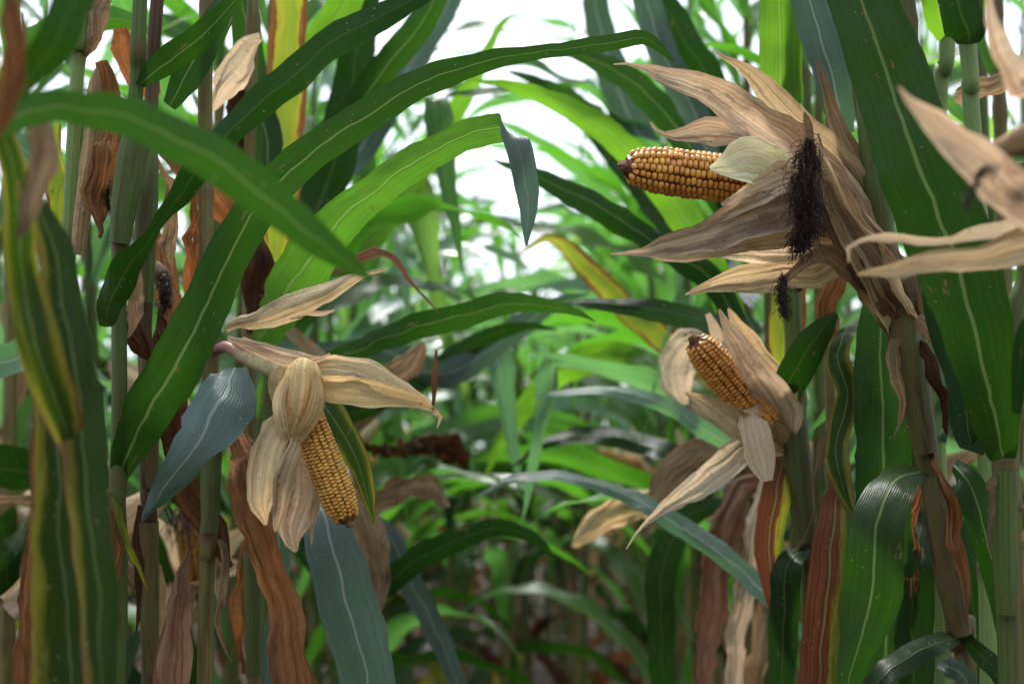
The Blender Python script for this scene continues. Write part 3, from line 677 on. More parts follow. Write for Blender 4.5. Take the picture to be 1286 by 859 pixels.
_e = bar('ear', Dd, Dd, [(196, 330, 1.46, 8), (204, 350, 1.45, 24), (212, 385, 1.44, 10)], 'sheath_brown'); silk(_e, Dd, [(206, 345, 1.44, 14), (208, 370, 1.43, 24), (204, 395, 1.43, 10)], 220, 9)

# --- E: plant with the left ear
E = plant(266, 1.33, 'corn plant at left centre bearing the hanging yellow ear with peeled straw husks')
hero_stalk(E, [(262, -40, 1.36), (258, 200, 1.36), (262, 420, 1.34), (266, 560, 1.33), (262, 680, 1.33), (258, 860, 1.33)], 22, [(264, 455, 1.34), (263, 672, 1.33), (258, 850, 1.33), (259, 240, 1.36)], 'stalk_tan')
sheath(E, [(266, 485, 1.32, 26), (266, 560, 1.32, 28), (264, 640, 1.32, 26), (263, 668, 1.32, 24)], 'sheath_green')
leaf(E, [(296, 462, 1.27, 30, 30), (285, 490, 1.24, 66, 20), (266, 525, 1.22, 74, 5), (236, 572, 1.21, 50, 0), (206, 620, 1.22, 30, 0), (182, 658, 1.24, 3, 0)], 'leaf_blue', 0, label='grey blue leaf hanging forward with a white midrib', fold=.2, wave=.45, wfreq=9, crump=.006, ragged=.12, K=14, wscale=1.0)
dry(E, [(290, 520, 1.34, 24), (302, 570, 1.30, 48), (316, 640, 1.28, 44), (336, 715, 1.27, 48), (358, 790, 1.27, 54), (372, 880, 1.27, 58)], 'dry_brown', 5, label='long rust brown dead leaf hanging below the ear', fold=.5, cup=.2, K=16)
dry(E, [(236, 690, 1.30, 8), (230, 740, 1.28, 34), (222, 800, 1.28, 48), (216, 880, 1.28, 56)], 'dry_red', 0, label='folded dusky red dead leaf', curl=1.1, fold=.0)
dry(E, [(246, 240, 1.4, 10), (248, 300, 1.4, 14), (240, 360, 1.4, 8)], 'dry_brown')
eA, eB = at(383, 520, 1.285), at(437, 655, 1.255)
ear = make_cob(E, eA, eB, 23.5 / F * 1.27, 16, 31, 11, 'kernel_yellow'); ear['label'] = 'hanging yellow ear with its tip down'
bar('shank', ear, E, [(270, 440, 1.34, 12), (286, 436, 1.31, 15), (305, 448, 1.30, 17), (328, 458, 1.29, 19), (352, 470, 1.285, 18), (372, 485, 1.285, 16)], 'shank')
husk(ear, E, [(352, 462, 1.285, 24), (345, 478, 1.27, 30), (352, 520, 1.262, 30), (372, 545, 1.262, 14)], 'husk_gold', 35)
_c = bar('husk', ear, E, [(386, 455, 1.282, 8), (383, 460, 1.276, 30), (381, 470, 1.270, 46), (380, 486, 1.266, 56), (378, 504, 1.264, 58), (374, 522, 1.264, 54), (368, 538, 1.264, 46), (363, 549, 1.264, 38)], 'husk_gold', .16, 28)
strip('husk', ear, E, [(392, 468, 1.255, 6), (398, 488, 1.246, 20), (394, 512, 1.243, 28), (382, 535, 1.245, 22), (372, 548, 1.25, 6)], 'husk_gold', -35, K=12, fold=0, curl=-.9, crump=.002, ragged=.05)
strip('husk', ear, E, [(370, 464, 1.262, 6), (358, 486, 1.250, 18), (354, 515, 1.246, 22), (358, 545, 1.25, 16), (362, 556, 1.253, 4)], 'husk', 35, K=12, fold=0, curl=-.9, crump=.002, ragged=.05)
husk(ear, E, [(388, 462, 1.285, 24), (425, 462, 1.265, 32), (465, 470, 1.255, 36), (505, 487, 1.25, 28), (535, 503, 1.25, 12), (545, 512, 1.25, 3)], 'husk', -25, cup=-.3)
husk(ear, E, [(396, 486, 1.27, 26), (430, 490, 1.252, 34), (475, 494, 1.245, 34), (515, 502, 1.24, 22), (545, 512, 1.24, 10), (552, 520, 1.24, 6), (551, 536, 1.24, 1)], 'husk_gold', 20, cup=-.4)
husk(ear, E, [(368, 508, 1.27, 30), (346, 545, 1.25, 46), (330, 590, 1.24, 48), (330, 630, 1.24, 34), (338, 660, 1.245, 4)], 'husk', 10)
husk(ear, E, [(378, 540, 1.262, 16), (366, 575, 1.242, 26), (356, 615, 1.238, 28), (348, 650, 1.24, 18), (344, 668, 1.24, 3)], 'husk', -30)
husk(ear, E, [(380, 560, 1.285, 40), (376, 610, 1.275, 58), (368, 650, 1.27, 56), (370, 680, 1.27, 26), (374, 692, 1.27, 6)], 'husk_pink', 5)
husk(ear, E, [(404, 570, 1.29, 20), (398, 620, 1.29, 16), (394, 655, 1.285, 10), (392, 682, 1.28, 2)], 'husk_pink', 0)
husk(ear, E, [(362, 470, 1.29, 6), (352, 505, 1.27, 14), (346, 535, 1.262, 10), (344, 560, 1.26, 2)], 'husk_pink', 30)
husk(ear, E, [(284, 414, 1.31, 10), (320, 400, 1.28, 26), (366, 382, 1.26, 34), (410, 364, 1.25, 26), (448, 350, 1.24, 12), (486, 338, 1.23, 2)], 'husk', -15, cup=.5)
husk(ear, E, [(366, 395, 1.27, 3), (395, 392, 1.26, 8), (420, 388, 1.25, 2)], 'husk_pink', 0)
husk(ear, E, [(286, 428, 1.31, 8), (320, 436, 1.29, 20), (355, 450, 1.28, 24), (390, 454, 1.27, 14), (416, 444, 1.27, 3)], 'husk_pink', 20)
husk(ear, E, [(300, 432, 1.31, 14), (330, 446, 1.295, 22), (350, 462, 1.285, 16), (368, 472, 1.28, 4)], 'husk', 0)
bar('husk_stub', ear, E, [(543, 514, 1.242, 3), (545, 498, 1.245, 5), (546, 470, 1.25, 8), (548, 440, 1.26, 3)], 'dry_brown')

# --- F: plant behind left ear
Fp = plant(318, 1.60, 'corn plant behind the hanging ear, its bright leaf folding down at the centre')
hero_stalk(Fp, [(318, -40, 1.62), (312, 300, 1.62), (314, 500, 1.6), (316, 640, 1.6), (318, 860, 1.6)], 18, [(314, 420, 1.6), (316, 662, 1.6), (312, 240, 1.62)], 'stalk_tan')
sheath(Fp, [(316, 690, 1.58, 22), (317, 780, 1.58, 22), (318, 850, 1.58, 20)], 'sheath_green')
leaf(Fp, [(322, 440, 1.60, 24, 125), (344, 392, 1.5, 66, 128), (378, 340, 1.42, 80, 132), (420, 285, 1.38, 66, 140), (470, 240, 1.36, 54, 145), (525, 202, 1.35, 50, 126), (580, 172, 1.345, 46, 112), (612, 163, 1.34, 42, 112), (630, 161, 1.333, 40, 115), (641, 165, 1.318, 40, 140), (648, 178, 1.308, 38, 165), (656, 200, 1.305, 38, 184), (662, 235, 1.305, 36, 184), (664, 275, 1.305, 24, 182), (660, 312, 1.305, 3, 182)], 'leaf_turn', 0, label='bright green leaf bending over at the centre to a blue grey hanging tip', n=120, absside=True, wave=.06)
leaf(Fp, [(334, 480, 1.58, 30), (398, 500, 1.45, 40), (430, 545, 1.42, 42), (456, 600, 1.41, 32), (470, 660, 1.41, 3)], 'leaf_yellow', 20, wave=.05)
leaf(Fp, [(350, 610, 1.58, 20), (396, 630, 1.48, 50), (418, 690, 1.44, 66), (438, 760, 1.43, 74), (456, 830, 1.43, 72), (470, 900, 1.43, 66)], 'leaf_blue', 0, label='broad blue grey leaf hanging to the bottom edge below the ear', wave=.08, fold=.1, wscale=1.0)
leaf(Fp, [(345, 330, 1.72, 30), (352, 240, 1.7, 56), (358, 140, 1.7, 60), (362, 40, 1.7, 56), (366, -60, 1.7, 50)], 'leaf_gold', 5, label='upright backlit leaf with a thin brown margin', wave=.03)
leaf(Fp, [(322, 300, 1.68, 20), (336, 200, 1.68, 46), (320, 110, 1.7, 46), (306, 10, 1.7, 40), (300, -60, 1.7, 30)], 'leaf', 10)
dry(Fp, [(262, 140, 1.55, 10), (278, 112, 1.53, 36), (296, 88, 1.53, 40), (314, 62, 1.53, 34, 30), (332, 52, 1.53, 20, 60)], 'husk_pale', 0, label='pale crumpled dead leaf end', cup=.5)
dry(Fp, [(325, 372, 1.6, 5), (380, 352, 1.58, 6), (430, 338, 1.55, 6), (456, 322, 1.5, 12), (480, 313, 1.5, 12), (508, 338, 1.5, 8), (530, 366, 1.5, 5), (548, 392, 1.5, 2)], 'dry_red', 0, fold=.1)
leaf(Fp, [(322, 560, 1.6, 20), (340, 640, 1.56, 30), (352, 720, 1.56, 28), (340, 810, 1.56, 22), (330, 870, 1.56, 10)], 'leaf_blue', 10)
dry(Fp, [(320, 300, 1.62, 20), (326, 330, 1.6, 40), (324, 370, 1.6, 40), (318, 420, 1.6, 12)], 'dry_dark')

# --- G: plant with the big right ear
G = plant(1212, 1.32, 'leaning corn plant at right bearing the big opened amber ear that points left')
hero_stalk(G, [(1078, 60, 1.36), (1098, 200, 1.36), (1116, 320, 1.34), (1140, 420, 1.32), (1156, 520, 1.31), (1168, 600, 1.31), (1186, 700, 1.31), (1206, 810, 1.31), (1214, 880, 1.31)], 30, [(1165, 570, 1.31), (1206, 800, 1.31)], 'sheath_mixed')
sheath(G, [(1086, 100, 1.345, 26), (1094, 180, 1.345, 34), (1104, 250, 1.345, 36), (1110, 300, 1.345, 32)], 'stalk', 1.0, label='smooth green sheath')
sheath(G, [(1126, 365, 1.30, 40), (1138, 430, 1.295, 46), (1152, 510, 1.295, 42), (1164, 568, 1.295, 34)], 'sheath_mixed', 1.05)
sheath(G, [(1170, 600, 1.295, 28), (1180, 670, 1.29, 33), (1194, 740, 1.29, 35), (1206, 796, 1.29, 32)], 'sheath_mixed', 1.0)
cA, cB = at(1000, 236, 1.30), at(786, 209, 1.265)
ear = make_cob(G, cA, cB, 31.5 / F * 1.28, 16, 31, 5, 'kernel'); ear['label'] = 'large amber ear lying level, tip to the left'
bar('shank', ear, G, [(1120, 330, 1.33, 26), (1085, 290, 1.32, 36), (1040, 255, 1.31, 44), (1000, 238, 1.305, 46)], 'sheath_dry')
husk(ear, G, [(1088, 300, 1.34, 40), (1050, 232, 1.335, 50), (1000, 190, 1.32, 54), (940, 146, 1.30, 52), (885, 112, 1.28, 38), (835, 94, 1.27, 26), (805, 86, 1.265, 8), (772, 81, 1.26, 2)], 'husk_pink', 10, cup=-.35)
husk(ear, G, [(1104, 320, 1.36, 36), (1078, 235, 1.35, 44), (1030, 180, 1.34, 42), (985, 135, 1.33, 38), (948, 100, 1.32, 26), (922, 78, 1.31, 12), (900, 63, 1.31, 2)], 'husk', -15, cup=-.3)
husk(ear, G, [(1050, 250, 1.34, 40), (1000, 200, 1.34, 44), (940, 174, 1.335, 40), (890, 166, 1.33, 36), (852, 172, 1.33, 22), (832, 166, 1.33, 8), (815, 153, 1.33, 2)], 'husk_pink', 20, cup=-.3)
husk(ear, G, [(1000, 232, 1.29, 30), (965, 210, 1.262, 60), (938, 200, 1.245, 66), (915, 208, 1.243, 40), (890, 212, 1.243, 4)], 'husk_green', 15, cup=-.2, ragged=.05)
husk(ear, G, [(1030, 232, 1.29, 40), (985, 222, 1.262, 42), (960, 232, 1.25, 32), (925, 246, 1.245, 14), (905, 255, 1.245, 3)], 'husk_pale', -10, cup=-.3)
husk(ear, G, [(1040, 250, 1.28, 34), (995, 226, 1.256, 30), (955, 244, 1.24, 26), (915, 268, 1.235, 22), (880, 286, 1.235, 5)], 'husk_pink', 10, cup=-.4)
husk(ear, G, [(1060, 285, 1.29, 46), (1005, 262, 1.262, 52), (940, 276, 1.24, 54), (880, 296, 1.23, 44), (835, 308, 1.23, 22), (800, 318, 1.232, 8), (765, 320, 1.235, 2)], 'husk_pink', 0, cup=-.4)
husk(ear, G, [(1050, 300, 1.30, 36), (990, 290, 1.28, 44), (930, 300, 1.265, 46), (870, 312, 1.26, 34), (825, 316, 1.26, 18), (792, 320, 1.26, 2)], 'husk', 10, cup=-.3)
husk(ear, G, [(1060, 300, 1.32, 30), (1010, 306, 1.31, 46), (960, 312, 1.31, 44), (915, 318, 1.31, 24), (885, 316, 1.31, 4)], 'husk_pale', 0, cup=-.3)
husk(ear, G, [(1070, 320, 1.31, 24), (1025, 345, 1.29, 34), (975, 350, 1.28, 38), (925, 356, 1.275, 32), (885, 366, 1.275, 14), (862, 372, 1.275, 2)], 'husk', 15, cup=-.4)
husk(ear, G, [(1112, 340, 1.35, 30), (1100, 270, 1.35, 36), (1072, 200, 1.35, 32), (1046, 140, 1.35, 20), (1034, 100, 1.35, 10), (1024, 72, 1.35, 2)], 'dry_tan', 10, cup=-.3)
# second ear, still wrapped, its silks hanging
ear2 = bar('ear', G, G, [(1136, 410, 1.31, 44), (1110, 355, 1.285, 60), (1080, 305, 1.265, 58), (1052, 262, 1.255, 46), (1030, 222, 1.25, 28), (1018, 196, 1.25, 12)], 'sheath_brown', .3, 20); ear2['label'] = 'unopened weathered ear with black silk'
husk(ear2, G, [(1138, 420, 1.30, 40), (1108, 350, 1.262, 46), (1070, 288, 1.238, 38), (1038, 226, 1.228, 22), (1018, 170, 1.225, 12), (1004, 132, 1.225, 2)], 'husk', -10, cup=-.5)
husk(ear2, G, [(1128, 380, 1.28, 30), (1092, 320, 1.245, 40), (1056, 262, 1.23, 30), (1034, 210, 1.225, 16), (1026, 168, 1.222, 2)], 'dry_tan', 25, cup=-.5)
husk(ear2, G, [(1160, 420, 1.31, 24), (1140, 360, 1.29, 34), (1105, 310, 1.27, 34), (1070, 262, 1.26, 26), (1044, 230, 1.255, 8)], 'dry_tan', -30, cup=-.4)
husk(ear2, G, [(1034, 250, 1.24, 8), (1022, 200, 1.222, 14), (1014, 160, 1.22, 12), (1010, 140, 1.22, 2)], 'dry_tan', 0, cup=-.4)
husk(ear2, G, [(1120, 400, 1.30, 30), (1076, 350, 1.27, 34), (1040, 320, 1.255, 26), (1010, 330, 1.25, 16), (985, 352, 1.25, 10)], 'dry_tan', 10, cup=-.5)
husk(ear2, G, [(1150, 400, 1.28, 18), (1180, 430, 1.27, 22), (1200, 470, 1.27, 14), (1210, 500, 1.27, 3)], 'dry_tan', 10)
husk(ear2, G, [(1012, 262, 1.23, 6), (1004, 285, 1.228, 8), (996, 300, 1.228, 2)], 'husk_pink', 0)
silk(ear2, G, [(1016, 176, 1.222, 14), (1013, 210, 1.215, 30), (1010, 245, 1.215, 36), (1014, 280, 1.218, 30), (1002, 318, 1.22, 18)], 1500, 2)
silk(ear2, G, [(984, 346, 1.245, 14), (982, 370, 1.24, 18), (987, 400, 1.24, 8)], 420, 4)
leaf(G, [(1158, 592, 1.30, 24, 40), (1128, 600, 1.22, 60, 30), (1106, 640, 1.19, 78, 10), (1098, 700, 1.18, 84, 0), (1092, 760, 1.18, 78, 0), (1076, 820, 1.18, 54, 0), (1060, 880, 1.18, 30, 0)], 'leaf', 0, label='sharp ribbed green leaf folding forward below the joint', flip=True)
leaf(G, [(1206, 800, 1.30, 20, 30), (1180, 806, 1.24, 36, 20), (1145, 822, 1.22, 40, 20), (1110, 845, 1.2, 36, 20), (1085, 880, 1.2, 30, 20)], 'leaf_deep', 0)
leaf(G, [(1212, 800, 1.30, 20, 30), (1232, 822, 1.25, 30, 20), (1252, 845, 1.23, 26, 20), (1270, 880, 1.22, 20, 20)], 'leaf_deep', 0)
leaf(G, [(1200, 830, 1.29, 16, 0), (1190, 838, 1.24, 30, 30), (1210, 850, 1.22, 34, 40), (1240, 900, 1.22, 30, 40)], 'leaf_blue', 0)
dry(G, [(1096, 110, 1.38, 10), (1104, 170, 1.38, 18), (1112, 260, 1.38, 16)], 'dry_tan')

# --- H: right edge
H = plant(1268, 1.20, 'corn plant at the right edge with a very broad slanting green leaf')
hero_stalk(H, [(1300, 200, 1.24), (1275, 400, 1.22), (1262, 560, 1.2), (1263, 680, 1.2), (1268, 860, 1.2)], 31, [(1262, 580, 1.2), (1265, 776, 1.2)], 'stalk')
sheath(H, [(1262, 590, 1.19, 33), (1262, 680, 1.19, 34), (1265, 770, 1.19, 33)], 'stalk', 1.0)
leaf(H, [(1262, 578, 1.19, 36), (1254, 545, 1.17, 64), (1238, 470, 1.15, 90), (1216, 380, 1.14, 112), (1186, 290, 1.14, 122), (1150, 195, 1.14, 120), (1115, 95, 1.15, 110), (1082, 0, 1.16, 96), (1060, -60, 1.18, 80)], 'leaf', -8, label='very broad green leaf slanting to the top edge', wave=.05, fold=.08)
leaf(H, [(1240, 520, 1.21, 30), (1222, 560, 1.2, 40), (1210, 480, 1.2, 60), (1190, 400, 1.2, 60), (1170, 330, 1.2, 30)], 'leaf_deep', 25)

# --- I: light green stems at top right
I1 = plant(1232, 1.42, 'corn plant at top right with a pale green stem below a dark leaf collar')
hero_stalk(I1, [(1214, 40, 1.42), (1218, 110, 1.42), (1226, 220, 1.42), (1236, 400, 1.42), (1240, 700, 1.42)], 25, [(1214, 55, 1.42), (1236, 500, 1.42)], 'stalk_light')
leaf(I1, [(1216, 58, 1.40, 30), (1216, 40, 1.38, 60), (1206, 10, 1.37, 60), (1196, -40, 1.37, 56)], 'leaf_deep', 10)
I2 = plant(1176, 1.5, 'corn plant behind the broad slanting leaf, its green stem showing at upper right')
hero_stalk(I2, [(1190, 30, 1.5), (1184, 80, 1.5), (1178, 160, 1.5), (1172, 400, 1.5), (1180, 640, 1.5), (1184, 860, 1.5)], 24, [(1190, 45, 1.5), (1180, 520, 1.5)], 'stalk_light')
leaf(I2, [(1190, 46, 1.49, 26), (1180, 20, 1.47, 40), (1176, -10, 1.46, 46), (1176, -60, 1.46, 46)], 'leaf_bright', 5)
leaf(I2, [(1196, 584, 1.30, 20, 40), (1218, 610, 1.27, 44, 10), (1238, 670, 1.26, 46, 0), (1252, 740, 1.26, 34, 0), (1260, 812, 1.26, 6, 0)], 'leaf', 0, label='narrow green leaf with a straw coloured midrib, folding down', flip=True)
dry(I2, [(1200, 120, 1.5, 30), (1240, 110, 1.48, 34), (1275, 90, 1.46, 30), (1300, 70, 1.45, 20)], 'dry_tan')
leaf(I2, [(1178, 560, 1.5, 20), (1192, 500, 1.4, 36), (1180, 440, 1.37, 28), (1168, 400, 1.36, 12)], 'leaf_blue', 20)
dry(I2, [(1250, 330, 1.4, 10), (1252, 380, 1.4, 26), (1262, 430, 1.4, 22), (1270, 470, 1.4, 6)], 'dry_brown')
leaf(I2, [(1190, 640, 1.5, 20), (1215, 700, 1.48, 46), (1225, 790, 1.48, 56), (1228, 880, 1.48, 50)], 'leaf_deep', 0)

# --- J: nearest plant at the right, out of frame, its husks reach in
J = plant(1385, .85, 'nearest blurred corn plant beyond the right edge, reaching in with dry pinkish husks')
hero_stalk(J, [(1370, -40, .85), (1368, 200, .85), (1372, 500, .85), (1380, 860, .85)], 34, [(1368, 150, .85), (1372, 420, .85)], 'stalk')
ej = bar('ear', J, J, [(1372, 300, .85, 30), (1340, 240, .83, 44), (1300, 180, .82, 40), (1262, 185, .82, 24), (1240, 190, .82, 20)], 'sheath_dry', .3, 16)
husk(ej, J, [(1372, 320, .84, 40), (1320, 285, .82, 60), (1270, 243, .80, 62), (1215, 197, .79, 56), (1170, 152, .79, 34), (1145, 125, .79, 14), (1128, 102, .79, 2)], 'husk_pink', 5, cup=-.3)
husk(ej, J, [(1300, 70, .83, 30), (1280, 110, .82, 40), (1258, 60, .82, 26), (1244, 15, .82, 14), (1238, -20, .82, 4)], 'husk_pink', 0)
husk(ej, J, [(1380, 330, .9, 30), (1300, 305, .92, 44), (1235, 322, .93, 42), (1170, 332, .93, 28), (1120, 341, .93, 18), (1075, 346, .93, 3)], 'husk', -10, cup=-.3)
husk(ej, J, [(1372, 300, .9, 20), (1290, 285, .92, 28), (1240, 290, .93, 18), (1180, 300, .93, 12), (1120, 298, .93, 12), (1085, 302, .93, 8), (1064, 312, .93, 7), (1066, 330, .93, 2)], 'husk_pale', -20, cup=-.3)
silk(ej, J, [(1244, 190, .8, 8), (1232, 215, .79, 12), (1220, 240, .79, 10), (1212, 262, .79, 6)], 90, 12)  # dark strands standing in for the shadow by the stub
leaf(J, [(1372, 420, .85, 20), (1330, 380, .9, 40), (1290, 420, .95, 34), (1275, 520, .97, 14)], 'leaf_deep', 20)

# --- K: right ear 2
K = plant(1014, 1.52, 'corn plant right of the gap with the smaller golden ear tilted up to the left')
hero_stalk(K, [(985, 60, 1.54), (992, 300, 1.54), (1000, 500, 1.53), (1006, 600, 1.52), (1014, 690, 1.52), (1020, 860, 1.52)], 27, [(1013, 684, 1.52), (998, 500, 1.53)], 'stalk')
sheath(K, [(994, 505, 1.505, 34), (1000, 570, 1.505, 42), (1008, 640, 1.505, 38), (1013, 680, 1.505, 32)], 'sheath_green', 1.0)
kA, kB = at(960, 530, 1.49), at(872, 428, 1.46)
ear = make_cob(K, kA, kB, 24.5 / F * 1.48, 16, 28, 17, 'kernel'); ear['label'] = 'smaller golden ear tilted up to the left'
bar('shank', ear, K, [(1000, 560, 1.52, 20), (985, 548, 1.505, 30), (965, 532, 1.495, 34)], 'sheath_dry')
husk(ear, K, [(988, 548, 1.50, 30), (982, 510, 1.475, 48), (958, 478, 1.455, 46), (932, 442, 1.445, 32), (915, 412, 1.445, 16), (905, 388, 1.445, 3)], 'husk_pink', -12, cup=-.4)
husk(ear, K, [(988, 546, 1.50, 30), (975, 490, 1.50, 44), (945, 440, 1.50, 36), (925, 410, 1.50, 20), (912, 388, 1.50, 3)], 'husk', 20, cup=-.4)
husk(ear, K, [(985, 556, 1.50, 24), (950, 545, 1.475, 38), (915, 528, 1.455, 38), (885, 508, 1.45, 24), (862, 492, 1.45, 3)], 'husk', 15, cup=-.5)
husk(ear, K, [(984, 558, 1.50, 20), (948, 520, 1.46, 30), (950, 545, 1.445, 40), (958, 575, 1.44, 40), (964, 604, 1.44, 14)], 'husk_pale', 0, cup=.1, crump=.002)
husk(ear, K, [(980, 562, 1.50, 20), (945, 560, 1.47, 34), (905, 592, 1.45, 40), (865, 618, 1.44, 26), (830, 642, 1.44, 12), (800, 668, 1.44, 5), (790, 690, 1.44, 1)], 'husk_pale', 15, cup=-.4)
husk(ear, K, [(900, 440, 1.52, 10), (898, 420, 1.52, 16), (890, 395, 1.52, 8)], 'husk_pale', 0)
leaf(K, [(984, 535, 1.52, 20), (990, 490, 1.49, 50), (1008, 450, 1.47, 50), (1034, 414, 1.46, 34), (1050, 395, 1.46, 8)], 'leaf_deep', 15)
leaf(K, [(985, 500, 1.56, 20), (985, 450, 1.55, 48), (988, 400, 1.55, 56), (992, 350, 1.56, 50), (996, 290, 1.56, 36)], 'leaf_gold', 0, label='yellow green leaf with orange brown margins')
leaf(K, [(985, 565, 1.51, 20), (974, 620, 1.49, 40), (966, 680, 1.49, 42), (970, 740, 1.49, 30), (985, 800, 1.49, 6)], 'leaf_side_b', 0, label='rust coloured leaf with a bright yellow edge')
leaf(K, [(1014, 690, 1.50, 20, 40), (990, 705, 1.47, 40, 20), (985, 760, 1.47, 46, 10), (982, 830, 1.47, 40, 0), (980, 900, 1.47, 30, 0)], 'leaf_deep', 0)
leaf(K, [(990, 200, 1.53, 20), (984, 130, 1.52, 56), (980, 50, 1.52, 62), (978, -50, 1.52, 56)], 'leaf_bright', 0, label='upright bright green leaf at the top edge')
leaf(K, [(1060, 170, 1.5, 30), (1050, 110, 1.46, 52), (1032, 50, 1.45, 58), (1016, 0, 1.45, 52), (1005, -60, 1.45, 40)], 'leaf_blue', 0, label='grey blue upright leaf at the top edge')

# --- L: thin stems and ribbed leaf right of K
Lp = plant(1050, 1.62, 'thin corn plant with a red brown dead leaf and a curled yellow green one')
hero_stalk(Lp, [(1040, 60, 1.64), (1040, 300, 1.62), (1042, 440, 1.62), (1046, 620, 1.62), (1052, 860, 1.62)], 16, [(1042, 415, 1.62), (1046, 600, 1.62)], 'stalk_tan')
leaf(Lp, [(1080, 400, 1.5, 6, 60), (1060, 418, 1.46, 38, 50), (1052, 450, 1.45, 34, 20), (1064, 495, 1.44, 36, -30), (1052, 545, 1.43, 32, 20), (1054, 600, 1.42, 34, 0), (1078, 655, 1.42, 8, 0)], 'leaf_yellow', 0, label='curled yellow green leaf')
dry(Lp, [(1066, 538, 1.5, 8), (1040, 548, 1.48, 14, 40), (1026, 590, 1.47, 8), (1022, 640, 1.47, 4), (1000, 690, 1.47, 2)], 'dry_tan')
leaf(Lp, [(1056, 590, 1.45, 16), (1048, 650, 1.42, 46), (1040, 720, 1.41, 56), (1034, 790, 1.41, 60), (1028, 880, 1.41, 62)], 'leaf_side_b', 0, label='red brown dead leaf with a yellow right margin', wave=.1)
leaf(Lp, [(1112, 900, 1.42, 50), (1112, 760, 1.42, 76), (1110, 620, 1.42, 80), (1108, 500, 1.42, 78), (1106, 420, 1.43, 66), (1100, 360, 1.44, 30)], 'leaf', 0, label='upright ribbed leaf beside the brown sheath', wave=.03, fold=.06)
dry(Lp, [(1030, 380, 1.6, 10), (1044, 398, 1.6, 26), (1050, 420, 1.6, 10)], 'dry_tan')
dry(Lp, [(1060, 330, 1.5, 16), (1044, 360, 1.5, 30), (1040, 400, 1.5, 26), (1046, 440, 1.5, 8)], 'dry_brown')
Lq = plant(1148, 1.45, 'corn plant half hidden behind the leaning brown stem, dark green lower stem')
hero_stalk(Lq, [(1150, 200, 1.46), (1150, 500, 1.46), (1158, 700, 1.46), (1162, 860, 1.46)], 24, [(1152, 660, 1.46)], 'stalk')
leaf(Lq, [(1160, 640, 1.45, 20), (1150, 700, 1.42, 50), (1146, 790, 1.42, 60), (1150, 900, 1.42, 50)], 'leaf_deep', 0)

# --- mid distance plants whose leaves close over the gap
P1 = plant(330, 1.95, 'blurred left row corn plant whose leaf bows across the middle of the gap')
hero_stalk(P1, [(345, -40, 1.95), (338, 400, 1.95), (332, 700, 1.95)], 15, [(336, 500, 1.95)], 'stalk')
leaf(P1, [(340, 500, 1.93, 16), (400, 462, 1.85, 28), (465, 432, 1.75, 32), (520, 412, 1.7, 40, 10), (580, 397, 1.68, 40, 20), (636, 382, 1.66, 34, 20), (690, 384, 1.65, 22, 20), (720, 392, 1.65, 12, 20), (748, 405, 1.65, 2, 20)], 'leaf', 10, label='green leaf bowing across the middle of the gap')
leaf(P1, [(340, 620, 1.95, 16), (400, 720, 1.95, 30), (470, 738, 1.9, 40), (530, 700, 1.88, 44), (590, 672, 1.87, 32), (640, 664, 1.86, 24), (680, 684, 1.86, 14), (700, 706, 1.86, 2)], 'leaf_deep', 25)
leaf(P1, [(345, 200, 1.95, 20), (420, 170, 1.9, 40), (480, 90, 1.88, 46), (530, 30, 1.88, 44), (560, -30, 1.88, 30)], 'leaf', 15)
leaf(P1, [(340, 120, 1.95, 20), (400, 60, 1.95, 50), (440, -10, 1.95, 50), (470, -60, 1.95, 40)], 'leaf_bright', 0)
leaf(P1, [(340, 400, 1.95, 30), (400, 260, 2.0, 60), (440, 120, 2.0, 60), (455, -20, 2.0, 50)], 'leaf_deep', 0)
P2 = plant(985, 1.98, 'blurred right row corn plant, its leaves fanning up into the bright gap')
hero_stalk(P2, [(960, -40, 1.98), (966, 400, 1.98), (972, 860, 1.98)], 15, [(968, 500, 1.98)], 'stalk')
leaf(P2, [(965, 470, 1.96, 16), (930, 420, 1.9, 30), (880, 403, 1.8, 34), (830, 390, 1.76, 34, 20), (780, 384, 1.75, 28, 30), (735, 380, 1.75, 14, 30), (700, 384, 1.75, 2, 30)], 'leaf_deep', 10, label='dark green leaf lying across the right middle')
leaf(P2, [(960, 480, 1.97, 16), (900, 360, 1.95, 40), (830, 310, 1.92, 34), (770, 272, 1.9, 40), (710, 238, 1.9, 34), (660, 216, 1.9, 18), (620, 202, 1.9, 2)], 'leaf', 10)
leaf(P2, [(950, 480, 1.97, 16), (905, 360, 1.98, 44), (850, 260, 2.0, 50), (790, 190, 2.0, 44), (720, 140, 2.0, 32), (650, 110, 2.0, 16), (590, 100, 2.0, 2)], 'leaf_bright', 0)
leaf(P2, [(950, 340, 1.97, 16), (900, 240, 2.0, 44), (850, 160, 2.02, 46), (790, 100, 2.04, 36), (730, 70, 2.05, 20), (690, 62, 2.05, 2)], 'leaf', 0)
leaf(P2, [(960, 590, 1.97, 16), (885, 540, 1.95, 30), (830, 505, 1.94, 32, 30), (770, 490, 1.94, 28, 40), (720, 492, 1.94, 18, 40), (670, 498, 1.94, 2, 40)], 'field_c', 0, wscale=.72)
leaf(P2, [(1010, 800, 1.7, 20), (960, 745, 1.75, 34), (900, 690, 1.8, 36), (845, 655, 1.84, 34), (780, 618, 1.88, 28, 30), (710, 598, 1.9, 26, 40), (640, 602, 1.9, 18, 40), (592, 630, 1.9, 3, 40)], 'field_c', 0, wscale=.72, label='blue grey leaf running down to the lower right')
leaf(P2, [(925, 300, 2.0, 20), (870, 140, 2.0, 40), (830, 60, 2.0, 44), (800, -40, 2.0, 40)], 'leaf_blue', 0)
leaf(P2, [(930, 300, 2.0, 20), (900, 130, 2.05, 44), (860, 50, 2.05, 44), (810, -30, 2.05, 36)], 'leaf_deep', 0)

